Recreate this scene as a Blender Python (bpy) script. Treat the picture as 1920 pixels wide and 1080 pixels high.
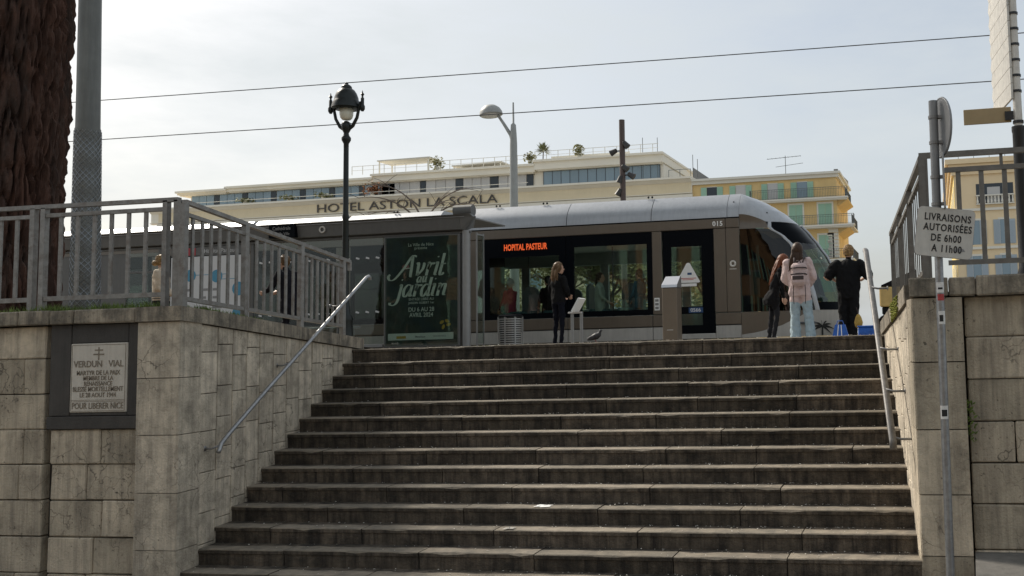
import bpy, bmesh, math, random
from mathutils import Vector, Matrix, noise
from math import sin, cos, pi, radians, sqrt, atan2

random.seed(7)
S = bpy.context.scene
COL = S.collection
for o in list(bpy.data.objects):
    bpy.data.objects.remove(o)

# ------------------------------------------------------------------ camera
EYE = Vector((0.0, 0.0, 0.036))
def camera():
    yaw, pitch, roll = 0.1899, 0.0842, 0.0280
    fwd = Vector((-sin(yaw)*cos(pitch), cos(yaw)*cos(pitch), sin(pitch)))
    right = Vector((cos(yaw), sin(yaw), 0))
    down = fwd.cross(right)
    c, s = cos(roll), sin(roll)
    r2 = c*right + s*down
    d2 = -s*right + c*down
    cam = bpy.data.cameras.new('camera')
    cam.sensor_width = 36.0
    cam.lens = 36.0*1800/1920
    cam.shift_x = -(1403.8-960)/1920
    cam.shift_y = -(540-480.5)/1920
    cam.clip_start = 0.05
    cam.clip_end = 3000
    o = bpy.data.objects.new('camera', cam)
    COL.objects.link(o)
    m = Matrix.Identity(4)
    for i in range(3):
        m[i][0] = r2[i]; m[i][1] = -d2[i]; m[i][2] = -fwd[i]; m[i][3] = EYE[i]
    o.matrix_world = m
    S.camera = o
camera()

# ------------------------------------------------------------------ sky, sun, exposure
SUN_ELEV = radians(40)
SUN_DIR = Vector((-0.90, 0.44, 0)).normalized()      # towards the sun, on the ground plan
def world():
    w = bpy.data.worlds.new('World'); S.world = w; w.use_nodes = True
    nt = w.node_tree; nt.nodes.clear()
    N = nt.nodes.new; L = nt.links.new
    out = N('ShaderNodeOutputWorld'); bg = N('ShaderNodeBackground')
    sky = N('ShaderNodeTexSky'); sky.sky_type = 'NISHITA'; sky.sun_disc = False
    sky.sun_elevation = SUN_ELEV
    sky.sun_rotation = atan2(SUN_DIR.x, SUN_DIR.y)
    sky.air_density = 1.0; sky.dust_density = 4.0; sky.ozone_density = 1.0
    # a thin veil of high cloud over the clear sky
    tc = N('ShaderNodeTexCoord'); mp = N('ShaderNodeMapping'); mp.inputs['Scale'].default_value = (1.0, 1.0, 3.2)
    nz = N('ShaderNodeTexNoise'); nz.inputs['Scale'].default_value = 2.6; nz.inputs['Detail'].default_value = 7; nz.inputs['Roughness'].default_value = 0.6
    cr = N('ShaderNodeValToRGB')
    cr.color_ramp.elements[0].position = 0.32; cr.color_ramp.elements[0].color = (0.48, 0.48, 0.48, 1)
    cr.color_ramp.elements[1].position = 0.68; cr.color_ramp.elements[1].color = (0.88, 0.88, 0.88, 1)
    mix = N('ShaderNodeMixRGB'); mix.inputs['Color2'].default_value = (5.05, 5.38, 5.5, 1)
    L(tc.outputs['Generated'], mp.inputs['Vector']); L(mp.outputs['Vector'], nz.inputs['Vector'])
    L(nz.outputs['Fac'], cr.inputs['Fac']); L(cr.outputs['Color'], mix.inputs['Fac'])
    L(sky.outputs['Color'], mix.inputs['Color1']); L(mix.outputs['Color'], bg.inputs['Color'])
    bg.inputs['Strength'].default_value = 0.1
    L(bg.outputs['Background'], out.inputs['Surface'])
    sd = bpy.data.lights.new('sun', 'SUN'); sd.energy = 3.3; sd.angle = radians(7); sd.color = (1.0, 0.93, 0.82)
    so = bpy.data.objects.new('sun', sd); COL.objects.link(so)
    d = Vector((SUN_DIR.x*cos(SUN_ELEV), SUN_DIR.y*cos(SUN_ELEV), sin(SUN_ELEV)))
    so.rotation_euler = (-d).to_track_quat('-Z', 'Y').to_euler()
    so.location = (-30, 10, 40)
world()
S.view_settings.view_transform = 'Standard'
S.view_settings.look = 'None'
S.view_settings.exposure = 0.5
S.view_settings.gamma = 1.0
S.view_settings.use_curve_mapping = False
S.cycles.max_bounces = 8
S.cycles.transparent_max_bounces = 16
S.cycles.use_denoising = True

# ------------------------------------------------------------------ materials
MATS = {}
def mat(name, col, rough=0.7, metal=0.0, spec=0.5, emit=None, estr=0.0, noise_amt=0.0, nscale=8.0, bump=0.0, bscale=60.0,
        rand=0.0, streak=0.0, dirt=None, dirt_amt=0.0, dirt_scale=2.5, coat=0.0, stretch=(1, 1, 1), veins=0.0, pits=0.0):
    """Principled material whose colour varies with noise, per-object tone, vertical run-off streaks and blotches of dirt."""
    if name in MATS: return MATS[name]
    m = bpy.data.materials.new(name); m.use_nodes = True; MATS[name] = m
    nt = m.node_tree; N = nt.nodes.new; L = nt.links.new
    b = nt.nodes['Principled BSDF']
    b.inputs['Base Color'].default_value = (*col, 1); b.inputs['Roughness'].default_value = rough
    b.inputs['Metallic'].default_value = metal; b.inputs['Specular IOR Level'].default_value = spec
    if coat: b.inputs['Coat Weight'].default_value = coat; b.inputs['Coat Roughness'].default_value = 0.08
    if emit: b.inputs['Emission Color'].default_value = (*emit, 1); b.inputs['Emission Strength'].default_value = estr
    cur = None
    geo = None
    if noise_amt or streak or dirt or bump:
        geo = N('ShaderNodeNewGeometry'); mp = N('ShaderNodeMapping'); mp.inputs['Scale'].default_value = stretch
        L(geo.outputs['Position'], mp.inputs['Vector'])
        vec = mp.outputs['Vector']
    def noise_node(scale, detail=6, rough_=0.6, vector=None):
        n = N('ShaderNodeTexNoise'); n.inputs['Scale'].default_value = scale; n.inputs['Detail'].default_value = detail
        n.inputs['Roughness'].default_value = rough_
        L(vector or vec, n.inputs['Vector']); return n.outputs['Fac']
    def ramp(fac, p0, p1, c0=(0, 0, 0, 1), c1=(1, 1, 1, 1)):
        r = N('ShaderNodeValToRGB'); r.color_ramp.elements[0].position = p0; r.color_ramp.elements[1].position = p1
        r.color_ramp.elements[0].color = c0; r.color_ramp.elements[1].color = c1
        L(fac, r.inputs['Fac']); return r.outputs['Color']
    def mixc(fac, c1, c2, mode='MIX'):
        x = N('ShaderNodeMixRGB'); x.blend_type = mode
        for sock, v in ((x.inputs['Fac'], fac), (x.inputs['Color1'], c1), (x.inputs['Color2'], c2)):
            if isinstance(v, (int, float)): sock.default_value = v
            elif isinstance(v, tuple): sock.default_value = v if len(v) == 4 else (*v, 1)
            else: L(v, sock)
        return x.outputs['Color']
    cur = (*col, 1)
    if noise_amt:
        f = ramp(noise_node(nscale), 0.28, 0.72)
        lo = tuple(c*(1-noise_amt) for c in col); hi = tuple(min(1, c*(1+noise_amt*0.7)) for c in col)
        cur = mixc(f, lo, hi)
    if streak:
        mp2 = N('ShaderNodeMapping'); mp2.inputs['Scale'].default_value = (13, 13, 0.8); L(geo.outputs['Position'], mp2.inputs['Vector'])
        f = ramp(noise_node(1.0, 7, 0.7, mp2.outputs['Vector']), 0.42, 0.68, (1, 1, 1, 1), (1-streak, 1-streak, 1-streak*0.97, 1))
        cur = mixc(1.0, cur, f, 'MULTIPLY')
    if dirt:
        f = ramp(noise_node(dirt_scale, 9, 0.72), 0.47, 0.66)
        x = N('ShaderNodeMath'); x.operation = 'MULTIPLY'; L(f, x.inputs[0]); x.inputs[1].default_value = dirt_amt
        cur = mixc(x.outputs[0], cur, dirt)
    if veins:
        nv = N('ShaderNodeTexNoise'); nv.inputs['Scale'].default_value = 3.0; nv.inputs['Detail'].default_value = 4; L(vec, nv.inputs['Vector'])
        add = N('ShaderNodeMixRGB'); add.blend_type = 'ADD'; add.inputs['Fac'].default_value = 0.55; L(vec, add.inputs['Color1']); L(nv.outputs['Color'], add.inputs['Color2'])
        vo = N('ShaderNodeTexVoronoi'); vo.feature = 'DISTANCE_TO_EDGE'; vo.inputs['Scale'].default_value = 3.2; L(add.outputs['Color'], vo.inputs['Vector'])
        line = ramp(vo.outputs['Distance'], 0.004, 0.022, (1, 1, 1, 1), (0, 0, 0, 1))
        patch_ = ramp(noise_node(1.3, 4, 0.6), 0.50, 0.62)
        x = N('ShaderNodeMath'); x.operation = 'MULTIPLY'; L(line, x.inputs[0]); L(patch_, x.inputs[1])
        x2 = N('ShaderNodeMath'); x2.operation = 'MULTIPLY'; L(x.outputs[0], x2.inputs[0]); x2.inputs[1].default_value = veins
        cur = mixc(x2.outputs[0], cur, tuple(c*0.18 for c in col))
    if pits:
        f = ramp(noise_node(24, 3, 0.55), 0.635, 0.70)
        patch_ = ramp(noise_node(1.9, 3, 0.6), 0.42, 0.62)
        x = N('ShaderNodeMath'); x.operation = 'MULTIPLY'; L(f, x.inputs[0]); L(patch_, x.inputs[1])
        x2 = N('ShaderNodeMath'); x2.operation = 'MULTIPLY'; L(x.outputs[0], x2.inputs[0]); x2.inputs[1].default_value = pits
        cur = mixc(x2.outputs[0], cur, tuple(c*0.12 for c in col))
    if rand:
        oi = N('ShaderNodeObjectInfo')
        f = ramp(oi.outputs['Random'], 0.0, 1.0, (1-rand, 1-rand, 1-rand*1.08, 1), (1+rand*0.6, 1+rand*0.57, 1+rand*0.5, 1))
        cur = mixc(1.0, cur, f, 'MULTIPLY')
    if not isinstance(cur, tuple): L(cur, b.inputs['Base Color'])
    if bump:
        bp = N('ShaderNodeBump'); bp.inputs['Strength'].default_value = bump; bp.inputs['Distance'].default_value = 0.02
        L(noise_node(bscale, 5, 0.65), bp.inputs['Height']); L(bp.outputs['Normal'], b.inputs['Normal'])
    return m

def glass(name, tint, gloss=0.12, rough=0.02, refl=(1, 1, 1)):
    if name in MATS: return MATS[name]
    m = bpy.data.materials.new(name); m.use_nodes = True; MATS[name] = m
    nt = m.node_tree; nt.nodes.clear(); N = nt.nodes.new; L = nt.links.new
    out = N('ShaderNodeOutputMaterial'); t = N('ShaderNodeBsdfTransparent'); g = N('ShaderNodeBsdfGlossy')
    t.inputs['Color'].default_value = (*tint, 1); g.inputs['Roughness'].default_value = rough; g.inputs['Color'].default_value = (*refl, 1)
    lw = N('ShaderNodeLayerWeight'); lw.inputs['Blend'].default_value = 0.25
    ad = N('ShaderNodeMath'); ad.operation = 'MULTIPLY_ADD'; ad.inputs[1].default_value = 0.3; ad.inputs[2].default_value = gloss; ad.use_clamp = True
    L(lw.outputs['Fresnel'], ad.inputs[0])
    mx = N('ShaderNodeMixShader'); L(ad.outputs[0], mx.inputs['Fac']); L(t.outputs[0], mx.inputs[1]); L(g.outputs[0], mx.inputs[2])
    L(mx.outputs[0], out.inputs['Surface'])
    return m

M = {}
M['stone'] = mat('travertine_wall', (0.58, 0.50, 0.385), 0.9, noise_amt=0.34, nscale=6, streak=0.42, dirt=(0.065, 0.055, 0.043), dirt_amt=0.62, dirt_scale=3.0, bump=0.7, bscale=45, rand=0.28, veins=0.85, pits=0.9)
M['stone_side'] = mat('travertine_slab', (0.63, 0.55, 0.435), 0.9, noise_amt=0.28, nscale=6, streak=0.42, dirt=(0.13, 0.115, 0.09), dirt_amt=0.55, dirt_scale=3.2, bump=0.7, bscale=40, rand=0.14, veins=0.8, pits=0.7)
M['coping'] = mat('coping_stone', (0.33, 0.285, 0.22), 0.92, noise_amt=0.35, nscale=7, streak=0.62, dirt=(0.05, 0.048, 0.04), dirt_amt=0.7, dirt_scale=4.5, bump=0.6, bscale=50, rand=0.2, pits=0.8)
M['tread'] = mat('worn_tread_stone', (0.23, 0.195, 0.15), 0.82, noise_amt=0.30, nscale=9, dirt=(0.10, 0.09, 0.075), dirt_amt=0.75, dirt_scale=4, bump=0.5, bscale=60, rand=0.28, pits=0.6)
M['riser'] = mat('dark_riser_stone', (0.128, 0.104, 0.079), 0.9, noise_amt=0.5, nscale=7, streak=0.82, dirt=(0.016, 0.014, 0.012), dirt_amt=0.85, dirt_scale=3.2, bump=0.8, bscale=45, rand=0.42, pits=0.5)  # darker than the tread stone, with vertical streaks and blotches
M['mortar'] = mat('dark_mortar', (0.035, 0.031, 0.026), 0.95, noise_amt=0.3, bump=0.4)
M['slate'] = mat('dark_slate_frame', (0.042, 0.037, 0.032), 0.62, noise_amt=0.35, nscale=4, streak=0.3, bump=0.25, bscale=30, rand=0.1)
M['marble'] = mat('plaque_marble', (0.56, 0.52, 0.45), 0.6, noise_amt=0.14, nscale=10, streak=0.18, dirt=(0.2, 0.17, 0.13), dirt_amt=0.35, bump=0.12)
M['engrave'] = mat('engraved_paint', (0.20, 0.165, 0.125), 0.8, noise_amt=0.4, nscale=40)
M['rail'] = mat('grey_brown_rail_paint', (0.235, 0.228, 0.215), 0.48, metal=0.25, noise_amt=0.22, nscale=12, dirt=(0.09, 0.055, 0.035), dirt_amt=0.55, dirt_scale=11, rand=0.08)
M['rail2'] = mat('right_rail_paint', (0.165, 0.156, 0.14), 0.48, metal=0.2, noise_amt=0.18, nscale=12, dirt=(0.07, 0.055, 0.045), dirt_amt=0.35, dirt_scale=9)
M['galv'] = mat('galvanised_steel', (0.36, 0.365, 0.37), 0.42, metal=0.75, noise_amt=0.25, nscale=25, streak=0.2)
M['galv_dull'] = mat('dull_steel', (0.27, 0.265, 0.26), 0.55, metal=0.5, noise_amt=0.2, nscale=20, streak=0.25)
M['rail_worn'] = mat('worn_handrail_steel', (0.19, 0.18, 0.17), 0.55, metal=0.25, noise_amt=0.3, nscale=18, dirt=(0.07, 0.06, 0.05), dirt_amt=0.6, dirt_scale=7)
M['asphalt'] = mat('lower_paving', (0.16, 0.15, 0.135), 0.9, noise_amt=0.3, nscale=3, dirt=(0.05, 0.05, 0.045), dirt_amt=0.6, bump=0.4)
M['plaza'] = mat('plaza_paving', (0.25, 0.235, 0.21), 0.85, noise_amt=0.25, nscale=2, dirt=(0.12, 0.115, 0.1), dirt_amt=0.5, bump=0.3)
M['soil'] = mat('terrace_soil', (0.14, 0.105, 0.07), 0.95, noise_amt=0.5, nscale=9, bump=0.8, bscale=25)
M['grass'] = mat('short_grass', (0.13, 0.19, 0.04), 0.8, noise_amt=0.5, nscale=20)
M['moss'] = mat('moss', (0.16, 0.17, 0.02), 0.95, noise_amt=0.5, nscale=50)
M['petal'] = mat('pale_petal', (0.72, 0.69, 0.62), 0.9)
M['paper'] = mat('white_paper', (0.8, 0.79, 0.76), 0.9)
M['black'] = mat('black_paint', (0.016, 0.016, 0.017), 0.4, noise_amt=0.2)
M['white'] = mat('white_paint', (0.78, 0.77, 0.74), 0.5, noise_amt=0.06)

# ------------------------------------------------------------------ mesh helpers
class MB:
    def __init__(s): s.v = []; s.f = []; s.m = []; s.mi = 0
    def add(s, vs, fs, mi=None):
        n = len(s.v); s.v += [tuple(v) for v in vs]; s.f += [tuple(i+n for i in f) for f in fs]
        s.m += [s.mi if mi is None else mi]*len(fs); return s
    def box(s, x0, x1, y0, y1, z0, z1, mi=None):
        return s.add([(x0,y0,z0),(x1,y0,z0),(x1,y1,z0),(x0,y1,z0),(x0,y0,z1),(x1,y0,z1),(x1,y1,z1),(x0,y1,z1)],
                     [(0,3,2,1),(4,5,6,7),(0,1,5,4),(1,2,6,5),(2,3,7,6),(3,0,4,7)], mi)
    def cbox(s, x0, x1, y0, y1, z0, z1, c=0.01, mi=None, jit=0.0):
        """box with chamfered edges (44 triangles)"""
        c = min(c, (x1-x0)*.45, (y1-y0)*.45, (z1-z0)*.45)
        X = (x0, x1); Y = (y0, y1); Z = (z0, z1); vs = []; idx = {}
        for i in (0, 1):
            for j in (0, 1):
                for k in (0, 1):
                    sx, sy, sz = (1, -1)[i], (1, -1)[j], (1, -1)[k]
                    r = lambda: random.uniform(-jit, jit) if jit else 0
                    for a, off in enumerate(((0, c, c), (c, 0, c), (c, c, 0))):
                        idx[i, j, k, a] = len(vs)
                        vs.append((X[i]+sx*off[0]+r(), Y[j]+sy*off[1]+r(), Z[k]+sz*off[2]+r()))
        q = []
        I = idx
        for i in (0, 1):
            f = [I[i,0,0,0], I[i,1,0,0], I[i,1,1,0], I[i,0,1,0]]; q.append(f if i else f[::-1])
            f = [I[0,i,0,1], I[1,i,0,1], I[1,i,1,1], I[0,i,1,1]]; q.append(f if not i else f[::-1])
            f = [I[0,0,i,2], I[1,0,i,2], I[1,1,i,2], I[0,1,i,2]]; q.append(f if i else f[::-1])
        for i in (0, 1):
            for j in (0, 1):
                q.append([I[i,j,0,0], I[i,j,1,0], I[i,j,1,1], I[i,j,0,1]])
                q.append([I[i,0,j,0], I[i,1,j,0], I[i,1,j,2], I[i,0,j,2]])
                q.append([I[0,i,j,1], I[1,i,j,1], I[1,i,j,2], I[0,i,j,2]])
                for k in (0, 1): q.append([I[i,j,k,0], I[i,j,k,1], I[i,j,k,2]])
        return s.add(vs, q, mi)
    def prism(s, poly, z0, z1, mi=None):
        """plan polygon (counter-clockwise) extruded in z; z0/z1 may be lists per vertex"""
        n = len(poly)
        za = z0 if isinstance(z0, (list, tuple)) else [z0]*n; zb = z1 if isinstance(z1, (list, tuple)) else [z1]*n
        vs = [(p[0], p[1], za[i]) for i, p in enumerate(poly)] + [(p[0], p[1], zb[i]) for i, p in enumerate(poly)]
        fs = [tuple(range(n-1, -1, -1)), tuple(range(n, 2*n))] + [(i, (i+1) % n, n+(i+1) % n, n+i) for i in range(n)]
        return s.add(vs, fs, mi)
    def tube(s, pts, r, n=8, cap=True, mi=None, flat=1.0):
        pts = [Vector(p) for p in pts]; k = len(pts)
        rs = r if isinstance(r, (list, tuple)) else [r]*k
        base = len(s.v); up = None
        for i, p in enumerate(pts):
            t = (pts[min(i+1, k-1)]-pts[max(i-1, 0)])
            if t.length < 1e-9: t = Vector((0, 0, 1))
            t.normalize()
            if up is None: up = t.orthogonal().normalized() if abs(t.z) > .95 else Vector((0, 0, 1)).cross(t).normalized()
            a = (up - t*up.dot(t)); a = a.normalized() if a.length > 1e-6 else t.orthogonal().normalized()
            up = a; b = t.cross(a)
            for j in range(n):
                th = 2*pi*j/n
                s.v.append(tuple(p + (a*cos(th) + b*sin(th)*flat)*rs[i]))
        for i in range(k-1):
            for j in range(n):
                s.f.append((base+i*n+j, base+i*n+(j+1) % n, base+(i+1)*n+(j+1) % n, base+(i+1)*n+j)); s.m.append(s.mi if mi is None else mi)
        if cap:
            s.f.append(tuple(base+j for j in range(n-1, -1, -1))); s.f.append(tuple(base+(k-1)*n+j for j in range(n)))
            s.m += [s.mi if mi is None else mi]*2
        return s
    def lathe(s, prof, n=16, c=(0, 0), mi=None, axis='z'):
        """profile [(r, z)] turned about a vertical axis through c"""
        base = len(s.v); k = len(prof)
        for r, z in prof:
            for j in range(n):
                th = 2*pi*j/n; s.v.append((c[0]+r*cos(th), c[1]+r*sin(th), z))
        for i in range(k-1):
            for j in range(n):
                s.f.append((base+i*n+j, base+i*n+(j+1) % n, base+(i+1)*n+(j+1) % n, base+(i+1)*n+j)); s.m.append(s.mi if mi is None else mi)
        s.f.append(tuple(base+j for j in range(n-1, -1, -1))); s.f.append(tuple(base+(k-1)*n+j for j in range(n)))
        s.m += [s.mi if mi is None else mi]*2
        return s
    def ball(s, c, r, n=10, mi=None):
        rx, ry, rz = r if isinstance(r, (list, tuple)) else (r, r, r)
        base = len(s.v); k = n//2+1
        for i in range(k):
            ph = -pi/2 + pi*i/(k-1)
            rr = max(cos(ph), 0.02)
            for j in range(n):
                th = 2*pi*j/n; s.v.append((c[0]+rx*rr*cos(th), c[1]+ry*rr*sin(th), c[2]+rz*sin(ph)))
        for i in range(k-1):
            for j in range(n):
                s.f.append((base+i*n+j, base+i*n+(j+1) % n, base+(i+1)*n+(j+1) % n, base+(i+1)*n+j)); s.m.append(s.mi if mi is None else mi)
        s.f.append(tuple(base+j for j in range(n-1, -1, -1))); s.f.append(tuple(base+(k-1)*n+j for j in range(n)))
        s.m += [s.mi if mi is None else mi]*2
        return s
    def xform(s, M_, start=0):
        for i in range(start, len(s.v)): s.v[i] = tuple(M_ @ Vector(s.v[i]))
        return s
    def build(s, name, mats, parent=None, smooth=False, world=True, angle=None):
        me = bpy.data.meshes.new(name)
        off = world_loc(parent) if (parent is not None and world) else Vector((0, 0, 0))
        me.from_pydata([tuple(Vector(v)-off) for v in s.v], [], s.f)
        for m in (mats if isinstance(mats, (list, tuple)) else [mats]): me.materials.append(M[m] if isinstance(m, str) else m)
        if any(s.m): me.polygons.foreach_set('material_index', s.m)
        if smooth: me.polygons.foreach_set('use_smooth', [True]*len(me.polygons))
        if smooth and angle:
            try: me.set_sharp_from_angle(angle=angle)
            except Exception: pass
        me.update()
        o = bpy.data.objects.new(name, me); COL.objects.link(o)
        if parent is not None: o.parent = parent
        return o

def world_loc(o):
    v = Vector((0, 0, 0))
    while o is not None:
        v += Vector(o.location); o = o.parent
    return v
def tag(o, label=None, cat=None, group=None, kind=None):
    if label: o['label'] = label
    if cat: o['category'] = cat
    if group: o['group'] = group
    if kind: o['kind'] = kind
    return o
def thing(name, label, cat, loc=(0, 0, 0), rz=0.0, group=None):
    o = bpy.data.objects.new(name, None); COL.objects.link(o); o.location = loc; o.rotation_euler = (0, 0, rz)
    o.empty_display_size = 0.2
    return tag(o, label, cat, group)
def struct(o): o['kind'] = 'structure'; return o
def copy_tree(o, parent=None):
    c = o.copy(); COL.objects.link(c); c.parent = parent
    for ch in list(o.children): copy_tree(ch, c)
    return c

def text(name, body, size, loc, mats, parent=None, rot=(pi/2, 0, 0), align='CENTER', extrude=0.002, shear=0.0, offset=0.0, xs=1.0, spacing=1.0):
    """flat lettering as a mesh; default faces -Y (towards the street side the camera is on)"""
    cu = bpy.data.curves.new(name, 'FONT'); cu.body = body; cu.size = size; cu.align_x = align; cu.align_y = 'CENTER'
    cu.extrude = extrude; cu.shear = shear; cu.offset = offset; cu.space_character = spacing; cu.resolution_u = 3
    o = bpy.data.objects.new(name, cu); COL.objects.link(o)
    dg = bpy.context.evaluated_depsgraph_get(); dg.update()
    me = bpy.data.meshes.new_from_object(o.evaluated_get(dg)); me.name = name
    bpy.data.objects.remove(o); bpy.data.curves.remove(cu)
    me.materials.clear(); me.materials.append(M[mats] if isinstance(mats, str) else mats)
    if xs != 1.0:
        for v in me.vertices: v.co.x *= xs
    o = bpy.data.objects.new(name, me); COL.objects.link(o)
    off = world_loc(parent) if parent is not None else Vector((0, 0, 0))
    o.location = Vector(loc)-off; o.rotation_euler = rot
    if parent is not None: o.parent = parent
    return o

def letters(name, obj):
    """split a line of lettering into one part per letter (dots and accents stay with their letter)"""
    me = obj.data; bm = bmesh.new(); bm.from_mesh(me); seen = set(); isl = []
    for v in bm.verts:
        if v in seen: continue
        st = [v]; cur = []; seen.add(v)
        while st:
            q = st.pop(); cur.append(q)
            for e in q.link_edges:
                w = e.other_vert(q)
                if w not in seen: seen.add(w); st.append(w)
        xs = [q.co.x for q in cur]; isl.append([min(xs), max(xs), cur])
    isl.sort(key=lambda a: a[0]); groups = []
    for a in isl:
        if groups and a[0] < groups[-1][1]-.35*(a[1]-a[0]) : groups[-1][1] = max(groups[-1][1], a[1]); groups[-1][2] += a[2]
        else: groups.append([a[0], a[1], list(a[2])])
    for g in groups:
        vs = {v: i for i, v in enumerate(g[2])}; fs = [tuple(vs[v] for v in f.verts) for f in bm.faces if f.verts[0] in vs]
        m2 = bpy.data.meshes.new(name); m2.from_pydata([tuple(v.co) for v in g[2]], [], fs); m2.materials.append(me.materials[0])
        o = bpy.data.objects.new(name, m2); COL.objects.link(o); o.parent = obj.parent; o.location = obj.location.copy(); o.rotation_euler = obj.rotation_euler.copy()
    bm.free(); bpy.data.objects.remove(obj)

# ================================================================== ground, staircase
R_, T_ = 0.17, 0.30
Y0 = 12.707                       # front edge of the landing
def LX(y): return -8.32 - 0.158*(y-12.4)
def RX(y): return -0.66 - 0.125*(y-12.7)
GZ = -2.36                        # lower pavement

def sheet(name, poly, z, m):
    b = MB(); b.add([(x, y, z) for x, y in poly], [tuple(range(len(poly)))]); return struct(b.build(name, m))

sheet('ground', [(-900, 12.9), (900, 12.9), (900, 2500), (-900, 2500)], -0.062, 'plaza')
sheet('street_pavement', [(-120, -60), (120, -60), (120, 9.4), (-120, 9.4)], GZ, 'asphalt')
b = MB(); b.prism([(0.22, 7.9), (6, 7.9), (6, 9.3), (0.27, 9.3)], GZ-0.1, -1.975); struct(b.build('raised_pavement', 'asphalt'))

def build_stairs():
    root = bpy.data.objects.new('staircase', None); COL.objects.link(root); root.location = (-4.3, Y0, 0); struct(root)
    rnd = random.Random(11)
    core = MB()
    for k in range(14):
        z1 = -R_*k; yf = Y0 - T_*k
        zb = z1-R_ if k < 13 else GZ-0.05
        core.prism([(LX(yf)-.3, yf+.03), (RX(yf)+.3, yf+.03), (RX(yf+.6)+.3, yf+.6), (LX(yf+.6)-.3, yf+.6)], zb-.3, z1-.02)
    core.build('stair_bed', 'mortar', root)
    for k in range(14):
        z1 = -R_*k+(.022 if k == 0 else 0); yf = Y0 - T_*k
        zb = -R_*(k+1)-0.004 if k < 13 else GZ-0.05
        xa, xb = LX(yf+.15)-0.14, RX(yf+.15)+0.12
        cuts = [xa]; x = xa+rnd.uniform(.5, 1.5)
        while x < xb-.55: cuts.append(x); x += rnd.uniform(1.0, 1.75)
        cuts.append(xb)
        depth = 0.36 if k else 0.50
        for i in range(len(cuts)-1):
            x0, x1 = cuts[i]+0.006, cuts[i+1]-0.006
            n = max(4, int((x1-x0)/0.13)); dy = rnd.uniform(-.004, .005); dz = rnd.uniform(-.004, .003)
            b = MB(); vs = []
            for j in range(n+1):
                t = j/n; X = x0+(x1-x0)*t
                chip = 0.0
                if rnd.random() < .07: chip = rnd.uniform(.006, .018)
                e = .009+rnd.uniform(0, .003)+chip; h = rnd.uniform(-.001, .001)
                end = 0.004 if j in (0, n) else 0.0
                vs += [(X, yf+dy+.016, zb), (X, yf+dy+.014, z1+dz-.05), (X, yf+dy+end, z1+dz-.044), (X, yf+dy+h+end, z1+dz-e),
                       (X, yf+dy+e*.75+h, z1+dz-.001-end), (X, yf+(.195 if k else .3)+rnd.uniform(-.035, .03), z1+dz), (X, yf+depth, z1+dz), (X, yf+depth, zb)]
            fs = []; ms = []
            for j in range(n):
                a, c = j*8, (j+1)*8
                for q in range(7):
                    fs.append((a+q, c+q, c+q+1, a+q+1)); ms.append(1 if q < 3 or q == 5 else 0)  # darker riser stone also covers the uneven back strip of each tread
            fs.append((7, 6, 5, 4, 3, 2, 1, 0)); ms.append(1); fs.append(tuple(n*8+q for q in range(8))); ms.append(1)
            b.v = vs; b.f = fs; b.m = ms
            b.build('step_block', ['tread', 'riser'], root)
    return root
build_stairs()
# thin strips of landing paving behind the top step
b = MB(); b.prism([(-8.7, Y0+.497), (-.3, Y0+.497), (-.3, 13.6), (-8.7, 13.6)], -0.2, [-0.004, -0.004, -0.05, -0.05]); struct(b.build('landing_pavement', 'plaza'))

# blossom litter caught on the treads: nobody could count it
def litter():
    rnd = random.Random(5); b = MB()
    for i in range(1500):
        k = rnd.randint(0, 13); yf = Y0-T_*k
        back = rnd.random() < .55
        y = yf+.285-abs(rnd.gauss(0, .02)) if back and k else yf+rnd.uniform(.01, .28)
        x = rnd.uniform(LX(y)+.05, RX(y)-.05)
        if rnd.random() < .6: x = RX(y)-.05-abs(rnd.gauss(0, 1))*2.6
        if x < LX(y)+.05: continue
        s = rnd.uniform(.004, .011); a = rnd.uniform(0, 6.28); z = -R_*k+(.006 if k else .028)
        b.add([(x+s*cos(a), y+s*sin(a), z), (x-s*sin(a), y+s*cos(a), z+s*.8), (x-s*cos(a), y-s*sin(a), z+.001), (x+s*sin(a), y-s*cos(a), z+s*.6)], [(0, 1, 2, 3)])
    return tag(b.build('blossom_litter', 'petal'), 'pale blossom flecks scattered over the stone stair treads', 'litter', kind='stuff')
litter()
def crumpled(name, label, x, y, z, w, h, seed, m='paper'):
    rnd = random.Random(seed); b = MB(); n = 7; vs = []
    for i in range(n):
        for j in range(n):
            u, v = i/(n-1)-.5, j/(n-1)-.5
            vs.append((x+u*w+rnd.uniform(-.01, .01), y+v*h+rnd.uniform(-.008, .008), z+.004+rnd.uniform(0, .022)*(1-2*max(abs(u), abs(v)))+.004*rnd.random()))
    b.add(vs, [(i*n+j, (i+1)*n+j, (i+1)*n+j+1, i*n+j+1) for i in range(n-1) for j in range(n-1)])
    tag(b.build(name, m, smooth=False), label, 'tissue')
crumpled('paper_tissue', 'flattened white paper tissue lying mid-width on a lower stair tread', -4.19, 9.80, -1.698, .17, .12, 3)
crumpled('paper_scrap', 'small crumpled grey scrap on the tread left of the tissue', -4.42, 9.47, -1.868, .10, .09, 4, 'marble')

# ================================================================== retaining walls
def block(parent, x0, x1, yf, z0, z1, m='stone', depth=.25, rnd=random, name='stone_block', c=.011):
    b = MB(); d = rnd.uniform(-.011, .010)
    b.cbox(x0+.005, x1-.005, yf+d, yf+depth, z0+.005, z1-.005, c, jit=.004)
    return b.build(name, m, parent)
def course(parent, zs, x0, x1, yf, lens, rnd, m='stone'):
    for i in range(len(zs)-1):
        cuts = [x0]; x = x0+rnd.uniform(*lens)*rnd.uniform(.4, 1)
        while x < x1-.22: cuts.append(x); x += rnd.uniform(*lens)
        cuts.append(x1)
        for a, c in zip(cuts, cuts[1:]): block(parent, a, c, yf, zs[i+1], zs[i], m, rnd=rnd)

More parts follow.
